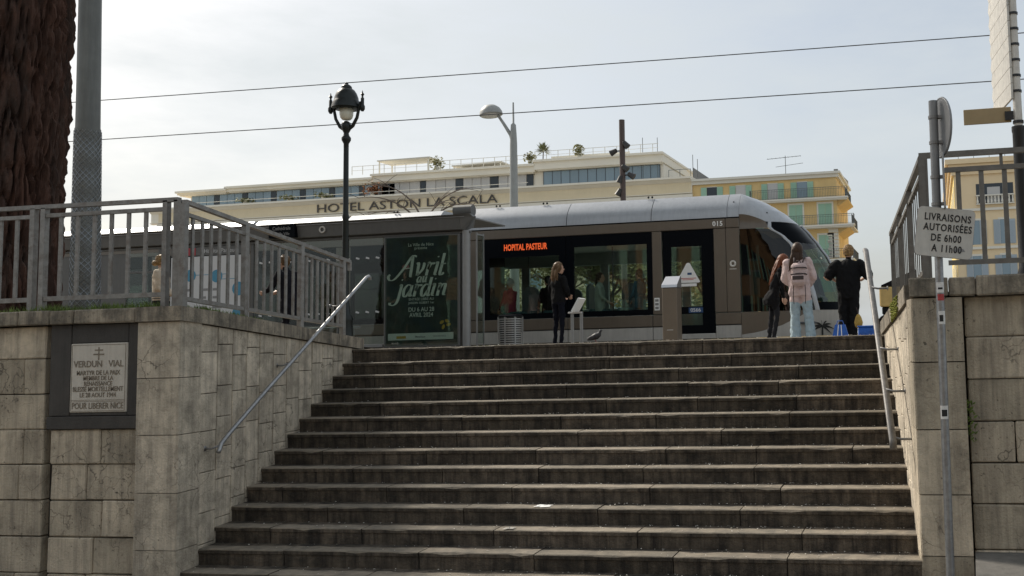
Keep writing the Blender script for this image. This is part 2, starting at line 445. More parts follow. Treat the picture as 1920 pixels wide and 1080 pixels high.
def side_slabs(parent, XF, ya, yb, ztop, sgn, rnd, m, colw, slabh, zbot=GZ, name='facing_slab'):
    """staggered facing slabs on a stair side wall; sgn +1 = face looks to +x"""
    y = ya; odd = 0
    while y < yb-.08:
        w = min(rnd.uniform(*colw), yb-y)
        if yb-(y+w) < .12: w = yb-y
        z = max(ztop(y), ztop(y+w)); zt = z-rnd.uniform(.05, slabh) if odd else z-slabh*rnd.uniform(.55, 1.0); first = True
        top = z
        while top > zbot:
            lo = max(zt, zbot-.02)
            if top-lo > .03:
                d = rnd.uniform(-.004, .004)
                y0_, y1_ = y+.0035, y+w-.0035; b = MB()
                za, zb_ = (min(top, ztop(y0_)) if first else top)-.0035, (min(top, ztop(y1_)) if first else top)-.0035
                lo2 = lo+.0035; c = .006
                xf0, xf1 = XF(y0_)+sgn*d, XF(y1_)+sgn*d
                def P(yy, xx, zz, inset): return (xx-sgn*inset, yy, zz)
                vs = [P(y0_, xf0, lo2, .12), P(y1_, xf1, lo2, .12), P(y1_, xf1, zb_, .12), P(y0_, xf0, za, .12),
                      P(y0_, xf0, lo2, c), P(y1_, xf1, lo2, c), P(y1_, xf1, zb_, c), P(y0_, xf0, za, c),
                      P(y0_+c, xf0, lo2+c, 0), P(y1_-c, xf1, lo2+c, 0), P(y1_-c, xf1, zb_-c, 0), P(y0_+c, xf0, za-c, 0)]
                fs = []
                for r in (0, 4):
                    for q in range(4): fs.append((r+q, r+(q+1) % 4, r+4+(q+1) % 4, r+4+q))
                fs.append((8, 9, 10, 11))
                if sgn > 0: pass
                b.add(vs, fs); b.build(name, m, parent)
            top = lo; zt = lo-slabh*rnd.uniform(.8, 1.15); first = False
        y += w; odd ^= 1

def left_wall():
    rnd = random.Random(21)
    w = thing('retaining_wall', 'pale stone retaining wall with memorial plaque, left of the stairs', 'wall', (-8.0, 8.73, GZ))
    core = MB()
    core.prism([(-16, 8.90), (-8.30, 8.90), (-8.30, 8.86), (-7.86, 8.86), (LX(9.2)-.05, 9.2), (LX(13.0)-.05, 13.0), (LX(13.0)-.55, 13.0), (-8.9, 9.6), (-16, 9.6)], GZ-.2, [.36, .36, .36, .36, .33, .0, .0, .33, .36])
    core.build('wall_core', 'mortar', w)
    zs = [.372, .02, -.364, -.741, -1.111, -1.489, -1.871, -2.25, GZ-.08]
    course(w, zs, -13.2, -9.465, 8.80, (.42, .85), rnd)
    for i, (cuts) in enumerate([[-9.37, -8.738, -8.25], [-9.37, -8.912, -8.25], [-9.37, -8.713, -8.25], [-9.37, -8.812, -8.25], [-9.37, -8.9, -8.25]]):
        for a, c in zip(cuts, cuts[1:]): block(w, a, c, 8.80, zs[4+i] if 4+i < len(zs) else GZ, zs[3+i], rnd=rnd)
    # pilaster of full-width blocks, skewed to the stair side
    pz = [.372, -.217, -.806, -1.40, -1.981, GZ-.08]
    for i in range(5):
        b = MB(); d = rnd.uniform(-.004, .004)
        poly = [(-8.246, 8.73+d), (-7.744, 8.73+d), (-7.738, 8.738), (LX(9.08)+.018, 9.08), (-8.246, 9.08)]
        b.prism(poly, pz[i+1]+.004, pz[i]-.004); b.build('pilaster_block', 'stone_side', w)
    def ztop(y): return .372-.0838*(y-8.75)
    side_slabs(w, LX, 9.086, 12.98, ztop, 1, rnd, 'stone_side', (.27, .35), .41)
    # coping
    x = -13.2
    for a in [-12.3, -11.3, -10.35, -9.73, -9.32, -9.02, -8.25]:
        b = MB(); d = rnd.uniform(-.006, .006); b.cbox(x+.004, a-.004, 8.685+d, 9.12, .378, .53+rnd.uniform(-.006, .008), .012, jit=.004); b.build('coping_stone', 'coping', w); x = a
    b = MB(); b.prism([(-8.246, 8.685), (-7.70, 8.685), (LX(9.28)+.035, 9.28), (-8.1, 9.28), (-8.246, 9.1)], [.378, .378, .335, .335, .378], [.53, .53, .488, .488, .53]); b.build('coping_stone', 'coping', w)
    y = 9.29
    for a in (9.95, 10.75, 11.25, 11.7, 12.25, 12.72, 13.03):
        b = MB(); y0, y1 = y, a-.008
        b.prism([(LX(y0)+.035+rnd.uniform(-.004, .004), y0), (LX(y1)+.035, y1), (LX(y1)-.32, y1), (LX(y0)-.32, y0)],
                [ztop(y0)+.006, ztop(y1)+.006]*1+[ztop(y1)+.006, ztop(y0)+.006], [ztop(y0)+.165, ztop(y1)+.165, ztop(y1)+.165, ztop(y0)+.165])
        b.build('coping_stone', 'coping', w); y = a
    return w
left_wall()

def plaque():
    p = thing('memorial_plaque', 'engraved pale marble memorial plaque in a wide dark slate surround', 'plaque', (-8.8, 8.79, -.73))
    for x0, x1, z0, z1, d in ((-9.383, -9.122, -.60, .372, 8.775), (-8.404, -8.252, -.60, .372, 8.775), (-9.118, -8.408, .172, .372, 8.778), (-9.39, -8.252, -.738, -.604, 8.755), (-9.118, -8.408, -.60, -.566, 8.78)):
        b = MB(); b.cbox(x0, x1, d, 8.95, z0, z1, .006); b.build('surround_slab', 'slate', p)
    b = MB(); b.cbox(-9.116, -8.41, 8.768, 8.9, -.564, .168, .008)
    s = b.build('marble_slab', 'marble', p)
    cx = -8.763; yf = 8.7655
    b = MB()
    b.box(cx-.006, cx+.006, yf-.001, yf+.01, -.01, .125); b.box(cx-.05, cx+.05, yf-.0014, yf+.01, .088, .1); b.box(cx-.065, cx+.065, yf-.0014, yf+.01, .042, .056)
    b.build('lorraine_cross', 'engrave', s)
    b = MB()
    for x0, x1, z0, z1 in ((-9.098, -8.428, .148, .152), (-9.098, -8.428, -.45, -.446), (-9.098, -8.428, -.435, -.431), (-9.098, -9.094, -.545, .15), (-8.432, -8.428, -.545, .15), (-9.098, -8.428, -.549, -.545)):
        b.box(x0, x1, yf-.0005, yf+.01, z0, z1)
    b.build('incised_border', 'engrave', s)
    for body, z, sz, xs in (('VERDUN   VIAL', -.055, .098, .93), ('MARTYR DE LA PAIX', -.148, .068, .86), ('MEMBRE DE LA', -.205, .066, .84), ('RENAISSANCE', -.262, .066, .84),
                            ('BLESSÉ MORTELLEMENT', -.32, .070, .84), ('LE 28 AOUT 1944', -.382, .066, .9), ('POUR LIBERER NICE', -.497, .092, .78)):
        tag(text('inscription', body, sz, (cx, yf-.0008, z), 'engrave', s, xs=xs, offset=.0008, extrude=.001), kind='stuff')
plaque()

def right_wall():
    rnd = random.Random(33)
    w = thing('retaining_wall', 'pale stone retaining wall behind the delivery-hours sign, right of the stairs', 'wall', (0.1, 9.1, GZ))
    core = MB()
    core.prism([(RX(9.2)+.06, 9.2), (.2, 9.2), (.2, 9.27), (4.5, 9.27), (4.5, 9.9), (.4, 9.9), (RX(13)+.5, 13.0), (RX(13)+.06, 13.0)], GZ-.2, [.35, .35, .35, .35, .3, .3, .0, .0])
    core.build('wall_core', 'mortar', w)
    zs = [.362, -.021, -.408, -.798, -1.175, -1.548, -1.958, GZ]
    seq = [[.262, 1.6, 2.7, 3.8], [.262, 1.15, 2.4, 3.8], [.262, 1.3, 2.2, 3.8], [.262, .674, 1.7, 2.6, 3.8], [.262, 1.25, 2.2, 3.8], [.262, .95, 2.0, 3.8], [.262, 1.4, 2.4, 3.8]]
    for i in range(7):
        for a, c in zip(seq[i], seq[i][1:]): block(w, a, c, 9.2, zs[i+1], zs[i], rnd=rnd)
    pz = [.358, -.241, -.859, -1.45, -2.0, GZ-.05]
    for i in range(5):
        b = MB(); d = rnd.uniform(-.004, .004)
        b.prism([(RX(9.1)+.004, 9.1+d), (.247, 9.1+d), (.247, 9.5), (RX(9.5)-.012, 9.5), (RX(9.12)-.008, 9.112)], pz[i+1]+.005, pz[i]-.005)
        b.build('pilaster_block', 'stone', w)
    def ztop(y): return .358-.088*(y-9.1)
    side_slabs(w, RX, 9.505, 12.98, ztop, -1, rnd, 'stone_side', (.27, .35), .42)
    x = RX(9.07)-.03
    for a in (.13, .375, 1.5, 2.6, 3.9):
        b = MB(); d = rnd.uniform(-.005, .005); b.cbox(x+.004, a-.004, 9.065+d, 9.5, .364, .543+rnd.uniform(-.005, .005), .012, jit=.004); b.build('coping_stone', 'coping', w); x = a
    y = 9.505
    for a in (10.2, 11.0, 11.7, 12.35, 13.03):
        b = MB(); y0, y1 = y, a-.008
        b.prism([(RX(y0)-.03, y0), (RX(y0)+.34, y0), (RX(y1)+.34, y1), (RX(y1)-.03, y1)], [ztop(y0)+.006]*2+[ztop(y1)+.006]*2, [ztop(y0)+.18]*2+[ztop(y1)+.18]*2)
        b.build('coping_stone', 'coping', w); y = a
    return w
right_wall()

# upper terraces behind the walls
b = MB(); b.add([(-60, 9.0, .42), (-8.2, 9.0, .42), (LX(13.02)-.1, 13.02, .06), (LX(13.02)-.1, 14.5, .0), (-60, 14.5, .05), (-60, 18, -.016), (-8, 18, -.016)],
                [(0, 1, 2, 4), (2, 3, 4), (4, 3, 6, 5)]); struct(b.build('terrace_left', 'soil'))
b = MB(); b.add([(-.1, 9.45, .42), (40, 9.45, .42), (40, 14.5, .0), (RX(13.02)+.1, 13.02, .06)], [(0, 1, 2, 3)]); struct(b.build('terrace_right', 'soil'))

def grass_strip():
    rnd = random.Random(9); b = MB()
    def blade(x, y, z, h):
        a = rnd.uniform(0, 6.28); w = rnd.uniform(.003, .006); lx, ly = rnd.gauss(0, .4)*h, rnd.gauss(0, .4)*h
        dx, dy = cos(a)*w, sin(a)*w
        b.add([(x-dx, y-dy, z), (x+dx, y+dy, z), (x+lx, y+ly, z+h)], [(0, 1, 2)])
    for i in range(7000):
        x = rnd.uniform(-10.6, -8.0); d = max(0, noise.noise((x*2.6, 3, 0))*1.7+noise.noise((x*9, 1, 0))*.6+.12)
        if rnd.random() > d*1.2: continue
        blade(x, 8.72+rnd.random()**1.5*.5, .525, rnd.uniform(.02, .095))
    for i in range(1100):
        y = rnd.uniform(9.0, 10.3); blade(LX(y)+.02-rnd.random()**1.5*.4, y, .53-.0838*(y-8.75), rnd.uniform(.015, .06)*(1.2-.5*(y-9)))
    return tag(b.build('grass_tufts', 'grass'), 'short green grass and weeds growing along the wall coping', 'grass', kind='stuff')
grass_strip()
def moss_patch():
    rnd = random.Random(4); b = MB()
    for i in range(260):
        y = rnd.uniform(10.2, 11.0); x = RX(y)-.035-rnd.random()*.02; z = .358-.088*(y-9.1)+rnd.uniform(-.02, .17)
        r = rnd.uniform(.006, .016); b.ball((x, y, z), r, 4)
    return tag(b.build('moss_patch', 'moss'), 'yellow-green moss clinging to the right coping edge', 'moss', kind='stuff')
moss_patch()
def wall_weed():
    rnd = random.Random(8); b = MB()
    for i in range(70):
        z = rnd.uniform(-1.0, -.62); x = .262+rnd.uniform(-.03, .05); y = 9.185-rnd.random()*.03; s = rnd.uniform(.012, .03); a = rnd.uniform(0, 6.28)
        b.add([(x, y, z), (x+s*cos(a), y-s*.5, z+s*.5), (x+s*1.4*cos(a), y-s*.6, z+s*.9+.01), (x+s*.3*cos(a+1), y-.01, z+s*.8)], [(0, 1, 2, 3)])
    return tag(b.build('wall_weed', 'grass'), 'small green weed in the joint beside the right pilaster', 'plant', kind='stuff')
wall_weed()

# ================================================================== railings
def bar(b, p, q, w, h=None):
    """flat bar between two points: w across, h vertical (or depth for upright bars)"""
    p, q = Vector(p), Vector(q); t = (q-p).normalized()
    if abs(t.z) > .9: a = Vector((1, 0, 0)); c = Vector((0, 1, 0))
    else: a = Vector((0, 0, 1)).cross(t).normalized(); c = t.cross(a)*1.0
    h = h or w; vs = []
    for P in (p, q):
        for sa, sc in ((-1, -1), (1, -1), (1, 1), (-1, 1)): vs.append(tuple(P+a*sa*w/2+c*sc*h/2))
    b.add(vs, [(3, 2, 1, 0), (4, 5, 6, 7), (0, 1, 5, 4), (1, 2, 6, 5), (2, 3, 7, 6), (3, 0, 4, 7)]); return b
def rail_part(name, parent, m, p, q, w, h=None):
    return bar(MB(), p, q, w, h).build(name, m, parent)

def railing_lf():
    r = thing('railing', 'grey metal railing on the front coping of the left wall', 'railing', (-9.5, 8.86, .53), group='grey metal railings on the wall copings')
    Y = 8.84; m = 'rail'; k = Y/8.75
    def X(x): return x*k
    rail_part('top_rail', r, m, (X(-12.6), Y, 1.70), (X(-7.80), Y, 1.675), .06, .045)
    for xa, xb in ((-12.4, -9.622), (-9.484, -7.951)):
        rail_part('middle_rail', r, m, (X(xa), Y, 1.585), (X(xb), Y, 1.58), .045, .042)
        rail_part('bottom_rail', r, m, (X(xa), Y, .668), (X(xb), Y, .664), .045, .05)
    for x, w in ((-12.4, .06), (-9.622, .06), (-9.484, .06), (-7.951, .055), (-7.80, .088)):
        rail_part('post', r, m, (X(x), Y, .53), (X(x), Y, 1.67), w, .06)
    x = -9.27
    while x < -8.05: rail_part('baluster', r, m, (X(x), Y, .68), (X(x), Y, 1.58), .042, .02); x += .2135
    x = -9.84
    while x > -12.3: rail_part('baluster', r, m, (X(x), Y, .68), (X(x), Y, 1.58), .042, .02); x -= .2135
railing_lf()
def side_railing(label, XF, ys, zt, zm, zb, base, m, posts, end, pos, bw=(.02, .036)):
    r = thing('railing', label, 'railing', pos, group='grey metal railings on the wall copings')
    P = lambda y, z: (XF(y), y, z(y))
    rail_part('top_rail', r, m, P(posts[0], zt), P(end, zt), .055, .045)
    for a, c in zip(posts, posts[1:]):
        rail_part('middle_rail', r, m, P(a, zm), P(c, zm), .04, .04); rail_part('bottom_rail', r, m, P(a, zb), P(c, zb), .04, .045)
    for y in posts: rail_part('post', r, m, P(y, base), P(y, lambda q: zt(q)-.02), .06, .065)
    for y in ys: rail_part('baluster', r, m, P(y, zb), P(y, zm), *bw)
    rail_part('end_drop', r, m, P(end, zt), P(end, lambda q: zt(q)-.13), .04, .045)
    return r
side_railing('grey metal railing sloping down beside the left edge of the stairs', lambda y: LX(y)-.03,
             [8.95, 9.12, 9.28, 9.44, 9.61, 9.78, 10.2, 10.37, 10.54, 10.71, 10.88, 11.06, 11.41, 11.55, 11.70, 11.85, 12.0, 12.15, 12.30],
             lambda y: 1.645-.0875*(y-8.75), lambda y: 1.515-.082*(y-8.75), lambda y: .615-.069*(y-8.75), lambda y: .53-.0838*(y-8.75), 'rail',
             [8.80, 9.955, 11.255, 12.45], 12.66, (LX(10.8), 10.8, .36))
def RRX(y): return -.066-.125*(y-9.15)
side_railing('grey metal railing sloping down beside the right edge of the stairs', RRX,
             [9.33+.172*i for i in range(20) if i not in (6, 13)],
             lambda y: 1.69-.088*(y-9.1), lambda y: 1.53-.088*(y-9.1), lambda y: .62-.08*(y-9.1), lambda y: .54-.088*(y-9.1), 'rail2',
             [9.15, 10.4, 11.6, 12.72], 12.9, (RRX(10.8), 10.8, .36), (.012, .018))
def railing_rf():
    r = thing('railing', 'grey metal railing on the front coping behind the delivery-hours sign', 'railing', (1.0, 9.15, .54), group='grey metal railings on the wall copings')
    Y = 9.16; k = Y/9.0; m = 'rail2'; X = lambda x: x*k
    rail_part('top_rail', r, m, (X(-.09), Y, 1.705), (X(3.6), Y, 1.70), .06, .05)
    rail_part('middle_rail', r, m, (X(.14), Y, 1.555), (X(3.6), Y, 1.55), .045, .045)
    rail_part('bottom_rail', r, m, (X(.14), Y, .678), (X(3.6), Y, .672), .045, .045)
    for x, w in ((-.055, .09), (3.6, .06)): rail_part('post', r, m, (X(x), Y, .54), (X(x), Y, 1.69), w, .07)
    for i in range(16):
        x = .262+.2075*i; rail_part('baluster', r, m, (X(x), Y, .67), (X(x), Y, 1.55), .045, .02)
    rail_part('spacer', r, m, (X(.654), Y, 1.56), (X(.654), Y, 1.70), .03, .02)
railing_rf()

# ================================================================== handrails
def handrail_left():
    h = thing('handrail', 'round steel handrail fixed to the left stair wall', 'handrail', (LX(11.0), 11.0, 0))
    off = .15
    def P(y, z): return (LX(y)+off, y, z)
    pts = [P(9.22, -1.045), P(9.24, -1.02), P(9.274, -.955), P(9.4, -.872), P(10.146, -.44), P(11.5, .318), P(12.85, 1.075), P(12.93, 1.10), P(12.97, 1.085), P(12.98, 1.05)]
    b = MB(); b.tube(pts, .023, 10); b.build('rail_tube', 'galv', h, smooth=True)
    for y, z in ((9.26, -.99), (10.7, -.14), (12.1, .64)):
        b = MB(); b.tube([(LX(y)-.01, y-.06, z-.01), (LX(y)+.09, y-.06, z-.012), (LX(y)+off, y, z+.02)], .010, 8); b.tube([(LX(y)-.005, y-.06, z-.01), (LX(y)+.008, y-.06, z-.01)], .03, 10)
        b.build('bracket', 'galv_dull', h, smooth=True)
handrail_left()
def handrail_right():
    h = thing('handrail', 'weathered flat-topped steel handrail leaning out from the right stair wall', 'handrail', (RX(11.0), 11.0, 0))
    off = .20
    def P(y, z): return (RX(y)-off, y, z)
    b = MB(); b.tube([P(9.42, -1.075), P(9.43, -1.0), P(10.2, -.50), P(11.5, .335), P(12.75, 1.13), P(12.80, 1.15), P(12.84, 1.13)], .040, 10, flat=.7); b.build('rail_tube', 'rail_worn', h, smooth=True)
    for y, z in ((9.50, -.985), (10.1, -.56), (10.75, -.14), (11.9, .59)):
        b = MB(); b.tube([(RX(y)+.01, y, z), (RX(y)-off*.6, y, z), P(y, z+.02)], .012, 8); b.tube([(RX(y)+.004, y, z), (RX(y)-.008, y, z)], .028, 10)
        b.build('bracket', 'galv_dull', h, smooth=True)
handrail_right()

# ================================================================== street furniture in front
M['sign_face'] = mat('enamel_sign_face', (0.56, 0.545, 0.50), 0.45, noise_amt=0.1, nscale=9, streak=0.12)
M['sign_back'] = mat('sign_back_grey', (0.24, 0.245, 0.25), 0.5, metal=0.3, noise_amt=0.15)
M['ink'] = mat('black_ink', (0.012, 0.012, 0.012), 0.6)
M['sticker_w'] = mat('white_sticker', (0.7, 0.69, 0.66), 0.6, noise_amt=0.2, nscale=60)
M['sticker_r'] = mat('red_sticker', (0.42, 0.05, 0.05), 0.6, noise_amt=0.4, nscale=60)

def sign_post():
    p = thing('sign_post', 'leaning steel post with a white delivery-hours plate and round sign', 'sign post', (.046, 7.5, GZ))
    def X(z): return .040+.008*(z-0)/1.0*.9
    b = MB(); b.tube([(X(GZ)+.0, 7.5, GZ), (X(1.0), 7.5, 1.0), (X(1.815), 7.5, 1.815)], .032, 14)
    pole = b.build('pole', 'galv', p, smooth=True, angle=.8)
    b = MB(); b.tube([(X(.98), 7.5, .96), (X(1.83), 7.5, 1.83)], .0345, 14); b.build('upper_sleeve', 'sign_back', pole, smooth=True, angle=.8)
    # plate, yawed and tipped
    Mx = Matrix.Translation((.099, 7.448, .79)) @ Matrix.Rotation(radians(7.5), 4, 'Y') @ Matrix.Rotation(radians(9), 4, 'Z')
    def plate(w, h, r, y0, y1):
        b = MB(); poly = []
        for cx, cz, a0 in ((w/2-r, h/2-r, 0), (-w/2+r, h/2-r, 90), (-w/2+r, -h/2+r, 180), (w/2-r, -h/2+r, 270)):
            for i in range(6): a = radians(a0+18*i); poly.append((cx+r*cos(a), cz+r*sin(a)))
        n = len(poly)
        b.add([(x, y0, z) for x, z in poly]+[(x, y1, z) for x, z in poly], [tuple(range(n-1, -1, -1)), tuple(range(n, 2*n))]+[(i, (i+1) % n, n+(i+1) % n, n+i) for i in range(n)])
        return b
    pl = plate(.435, .375, .035, 0, .012).xform(Mx).build('sign_plate', 'sign_face', p)
    b = plate(.440, .380, .037, .003, .02).xform(Mx); b.build('plate_rim', 'sign_back', pl)
    for body, x, z in (('LIVRAISONS', 0.012, .112), ('AUTORISÉES', .018, .034), ('DE 6h00', .012, -.045), ('A 11h00', .024, -.125)):
        t = text('lettering', body, .076, (0, 0, 0), 'ink', pl, offset=.0016, xs=.78, spacing=1.14, extrude=.0006)
        tm = Matrix.Translation(-world_loc(pl)) @ Mx @ Matrix.Translation((x, -.0022, z)) @ Matrix.Rotation(pi/2, 4, 'X')
        t.location = tm.to_translation(); t.rotation_euler = tm.to_euler()
        letters('letter', t)
    b = MB(); b.add([(.09, -.002, -.11), (.15, -.002, -.112), (.165, -.002, -.13), (.12, -.002, -.14), (.085, -.002, -.138)], [(0, 1, 2, 3, 4)][::-1]); b.f = [tuple(reversed(f)) for f in b.f]
    b.xform(Mx); b.build('worn_patch', 'sign_back', pl)
    # round prohibition sign seen from behind, plate below it edge-on
    n = 32; Rr = .225; c = Vector((.105, 7.535, 1.622)); ay = radians(109)
    u = Vector((cos(ay), sin(ay), 0)); nrm = Vector((-sin(ay), cos(ay), 0))
    b = MB()
    for s_ in (0, 1):
        for i in range(n): a = 2*pi*i/n; b.v.append(tuple(c+u*Rr*cos(a)+Vector((0, 0, 1))*Rr*sin(a)+nrm*(s_*.016-.008)))
    b.f = [tuple(range(n-1, -1, -1)), tuple(range(n, 2*n))]+[(i, (i+1) % n, n+(i+1) % n, n+i) for i in range(n)]; b.m = [0]*len(b.f)
    disc = b.build('round_sign', 'sign_back', p)
    b = MB(); ring = [tuple(c+u*(Rr+.004)*cos(2*pi*i/n)+Vector((0, 0, 1))*(Rr+.004)*sin(2*pi*i/n)-nrm*.0) for i in range(n+1)]
    b.tube(ring, .011, 6, cap=False); b.build('sign_rim', 'sign_back', disc, smooth=True)
    b = MB(); b.cbox(.102, .116, 7.36, 7.62, .97, 1.40, .006); b.build('lower_sign', 'sign_back', p)
    for z in (1.70, 1.50, 1.23, 1.02):
        b = MB(); b.tube([(X(z), 7.5, z-.012), (X(z), 7.5, z+.012)], .041, 14); b.box(X(z)+.03, X(z)+.065, 7.48, 7.52, z-.012, z+.012); b.build('clamp', 'galv_dull', p)
    def band(z0, z1, m, a0=-2.4, a1=-.4, r=.0335):
        b = MB(); k = 8
        for i in range(k+1):
            a = a0+(a1-a0)*i/k
            for z in (z0, z1): b.v.append((X(z)+r*cos(a), 7.5+r*sin(a), z))
        b.f = [(2*i, 2*i+2, 2*i+3, 2*i+1) for i in range(k)]; b.m = [0]*k
        return b.build('sticker', m, pole)
    band(.335, .415, 'sticker_w'); band(.275, .325, 'sticker_r', -2.2, -.5); band(.095, .195, 'sticker_w', -2.1, -.3)
    band(.115, .165, 'ink', -1.9, -1.0, .0342); band(.36, .375, 'ink', -2.0, -.9, .0342); band(-.62, -.52, 'sticker_w', -2.6, -.6); band(-.60, -.55, 'ink', -2.2, -.9, .0342)
sign_post()

M['fingerpost'] = mat('fingerpost_white', (0.66, 0.63, 0.57), 0.5, noise_amt=0.18, nscale=14, streak=0.15)
M['tan_panel'] = mat('tan_panel_back', (0.36, 0.265, 0.14), 0.5, noise_amt=0.08)
def direction_pole():
    x0, y0 = .915, 10.0
    p = thing('direction_post', 'black direction post with a stack of cream pointer blades, far right', 'sign post', (x0, y0, .42))
    b = MB(); b.lathe([(.085, .42), (.085, .6), (.066, .66), (.064, 2.03), (.07, 2.05), (.07, 2.1)], 16, (x0, y0)); b.build('base_tube', 'black', p, smooth=True, angle=.8)
    b = MB(); b.lathe([(.044, 2.1), (.042, 4.2)], 14, (x0+.0, y0)); b.build('upper_tube', 'fingerpost', p, smooth=True, angle=.8)
    d = Vector((-.135, .99, 0)).normalized(); nrm = Vector((d.y, -d.x, 0))
    for i in range(9):
        z0 = 2.385+.163*i; b = MB(); h = .157
        base = Vector((x0-.052, y0-.03, 0))
        poly = [(-.02, 0), (.86, 0), (.92, h/2), (.86, h), (-.02, h)]
        vs = [tuple(base+d*s_+nrm*.011*k+Vector((0, 0, z0+z))) for k in (-1, 1) for s_, z in poly]
        b.add(vs, [(4, 3, 2, 1, 0), (5, 6, 7, 8, 9)]+[(q, (q+1) % 5, 5+(q+1) % 5, 5+q) for q in range(5)])
        b.build('pointer_blade', 'fingerpost', p)
        b = MB(); b.tube([(x0, y0, z0+h*.5-.012), (x0, y0, z0+h*.5+.012)], .052, 12); b.box(x0-.055, x0, y0-.02, y0+.02, z0+h*.5-.012, z0+h*.5+.012); b.build('clamp', 'black', p)
    b = MB(); b.cbox(x0-.54, x0-.065, y0-.006, y0+.012, 2.15, 2.31, .004); b.build('side_panel', 'tan_panel', p)
    b = MB(); b.cbox(x0+.065, x0+.6, y0-.006, y0+.012, 2.14, 2.30, .004); b.build('side_panel', 'tan_panel', p)
    b = MB(); b.box(x0-.13, x0-.045, y0-.03, y0-.01, 2.17, 2.26); b.tube([(x0, y0, 2.13), (x0, y0, 2.16)], .055, 12); b.build('clamp', 'black', p)
direction_pole()

# ------------------------------------------------------------------ pine tree
M['bark'] = mat('pine_bark', (0.088, 0.048, 0.036), 0.95, spec=0.2, noise_amt=0.5, nscale=3.5, dirt=(0.045, 0.040, 0.036), dirt_amt=0.8, dirt_scale=1.6, bump=1.0, bscale=26, stretch=(1.8, 1.8, .30))
M['needles'] = mat('pine_needles', (0.05, 0.085, 0.03), 0.8, noise_amt=0.4, nscale=3)
def pine():
    cx, cy = -13.27, 11.3
    t = thing('pine_tree', 'massive pine with deeply furrowed red-brown bark behind the left railing', 'tree', (cx, cy, .2))
    nA, nZ = 260, 210; z0, z1 = .1, 7.2; vs = []
    def hgt(a, z):
        u, w = a*5.2, z*.95
        w += .35*noise.noise((cos(a)*2, sin(a)*2, z*.8))
        wx = u + .8*noise.noise((cos(a)*3, sin(a)*3+7, z*.9))
        # elongated plates: distance to nearest furrow through two noise fields
        p = Vector((cos(a)*6.0, sin(a)*6.0, z*.8))
        f = abs(noise.noise(p*1.0+Vector((3, 1, 0)))); g = abs(noise.noise(p*1.9+Vector((0, 9, 4))))
        h = min(1, f*5.5)**.7*.62+min(1, g*4.5)**.8*.38
        h += .34*noise.noise(Vector((cos(a)*16, sin(a)*16, z*4.0)))+.12*noise.noise(Vector((cos(a)*40, sin(a)*40, z*12.0)))
        return h
    for i in range(nZ+1):
        z = z0+(z1-z0)*i/nZ; flare = .16*math.exp(-(z-z0)*2.2)
        r = .80+flare-.012*z; sx = .045*z
        for j in range(nA):
            a = 2*pi*j/nA; R = r+.19*(hgt(a, z)-.6)
            vs.append((cx+sx+R*cos(a), cy+R*sin(a), z))
    fs = [(i*nA+j, i*nA+(j+1) % nA, (i+1)*nA+(j+1) % nA, (i+1)*nA+j) for i in range(nZ) for j in range(nA)]
    b = MB(); b.v = vs; b.f = fs; b.m = [0]*len(fs); b.build('trunk', 'bark', t)
    b = MB(); rnd = random.Random(2)
    b.tube([(cx+.32, cy, 7.1), (cx+.4, cy, 10), (cx+.3, cy+.2, 13)], [.72, .6, .35], 14)
    tips = []
    for i in range(9):
        a = i*2*pi/9+rnd.uniform(-.3, .3); L_ = rnd.uniform(3, 5.5)
        q = Vector((cx+.1+cos(a)*L_, cy+sin(a)*L_, 14+rnd.uniform(0, 1.5))); tips.append(q)
        b.tube([(cx+.15, cy+.1, 10.2+i*.25), (cx+.1+cos(a)*L_*.5, cy+sin(a)*L_*.5, 12.6), q], [.22, .15, .06], 8)
    b.build('limbs', 'bark', t, smooth=True)
    b = MB()
    for q in tips+[Vector((cx, cy, 14.8))]:
        for k in range(330):
            d = Vector((rnd.gauss(0, 1), rnd.gauss(0, 1), rnd.gauss(0, .45)))*1.05; p = q+d; a = rnd.uniform(0, 6.28); s_ = rnd.uniform(.12, .3)
            e1 = Vector((cos(a), sin(a), rnd.uniform(-.4, .6)))*s_; e2 = Vector((-sin(a), cos(a), rnd.uniform(-.5, .5)))*s_*.5
            b.add([p-e1, p+e2, p+e1, p-e2], [(0, 1, 2, 3)])
    b.build('crown', 'needles', t)
pine()

# ------------------------------------------------------------------ mesh-wrapped lamp mast
M['mast'] = mat('mast_grey_green', (0.15, 0.155, 0.145), 0.5, metal=0.2, noise_amt=0.12, nscale=6, streak=0.25)
M['mesh'] = mat('mesh_wire', (0.30, 0.32, 0.34), 0.38, metal=0.8)
def mast():
    cx, cy = -10.30, 10.05
    p = thing('lamp_mast', 'tall grey mast with diamond wire mesh wrapped round its foot', 'mast', (cx, cy, .45))
    X = lambda z: cx-.014*(z-2.8)
    b = MB(); b.tube([(X(.4), cy, .4), (X(2.9), cy, 2.9), (X(9), cy, 9)], [.145, .132, .10], 28); b.build('shaft', 'mast', p, smooth=True, angle=.9)
    b = MB(); b.tube([(X(.45), cy, .45), (X(2.86), cy, 2.86)], [.158, .139], 28); b.build('sleeve', 'mast', p, smooth=True, angle=.9)
    b = MB(); n = 15
    for s_ in (1, -1):
        for k in range(n):
            pts = []
            for i in range(150):
                z = .47+2.36*i/149; r = .158-.019*(z-.45)/2.4+.006; a = 2*pi*k/n+s_*(z*5.6)
                pts.append((X(z)+r*cos(a), cy+r*sin(a), z))
            b.tube(pts, .003, 4, cap=False)
    b.build('wire_mesh', 'mesh', p)
mast()

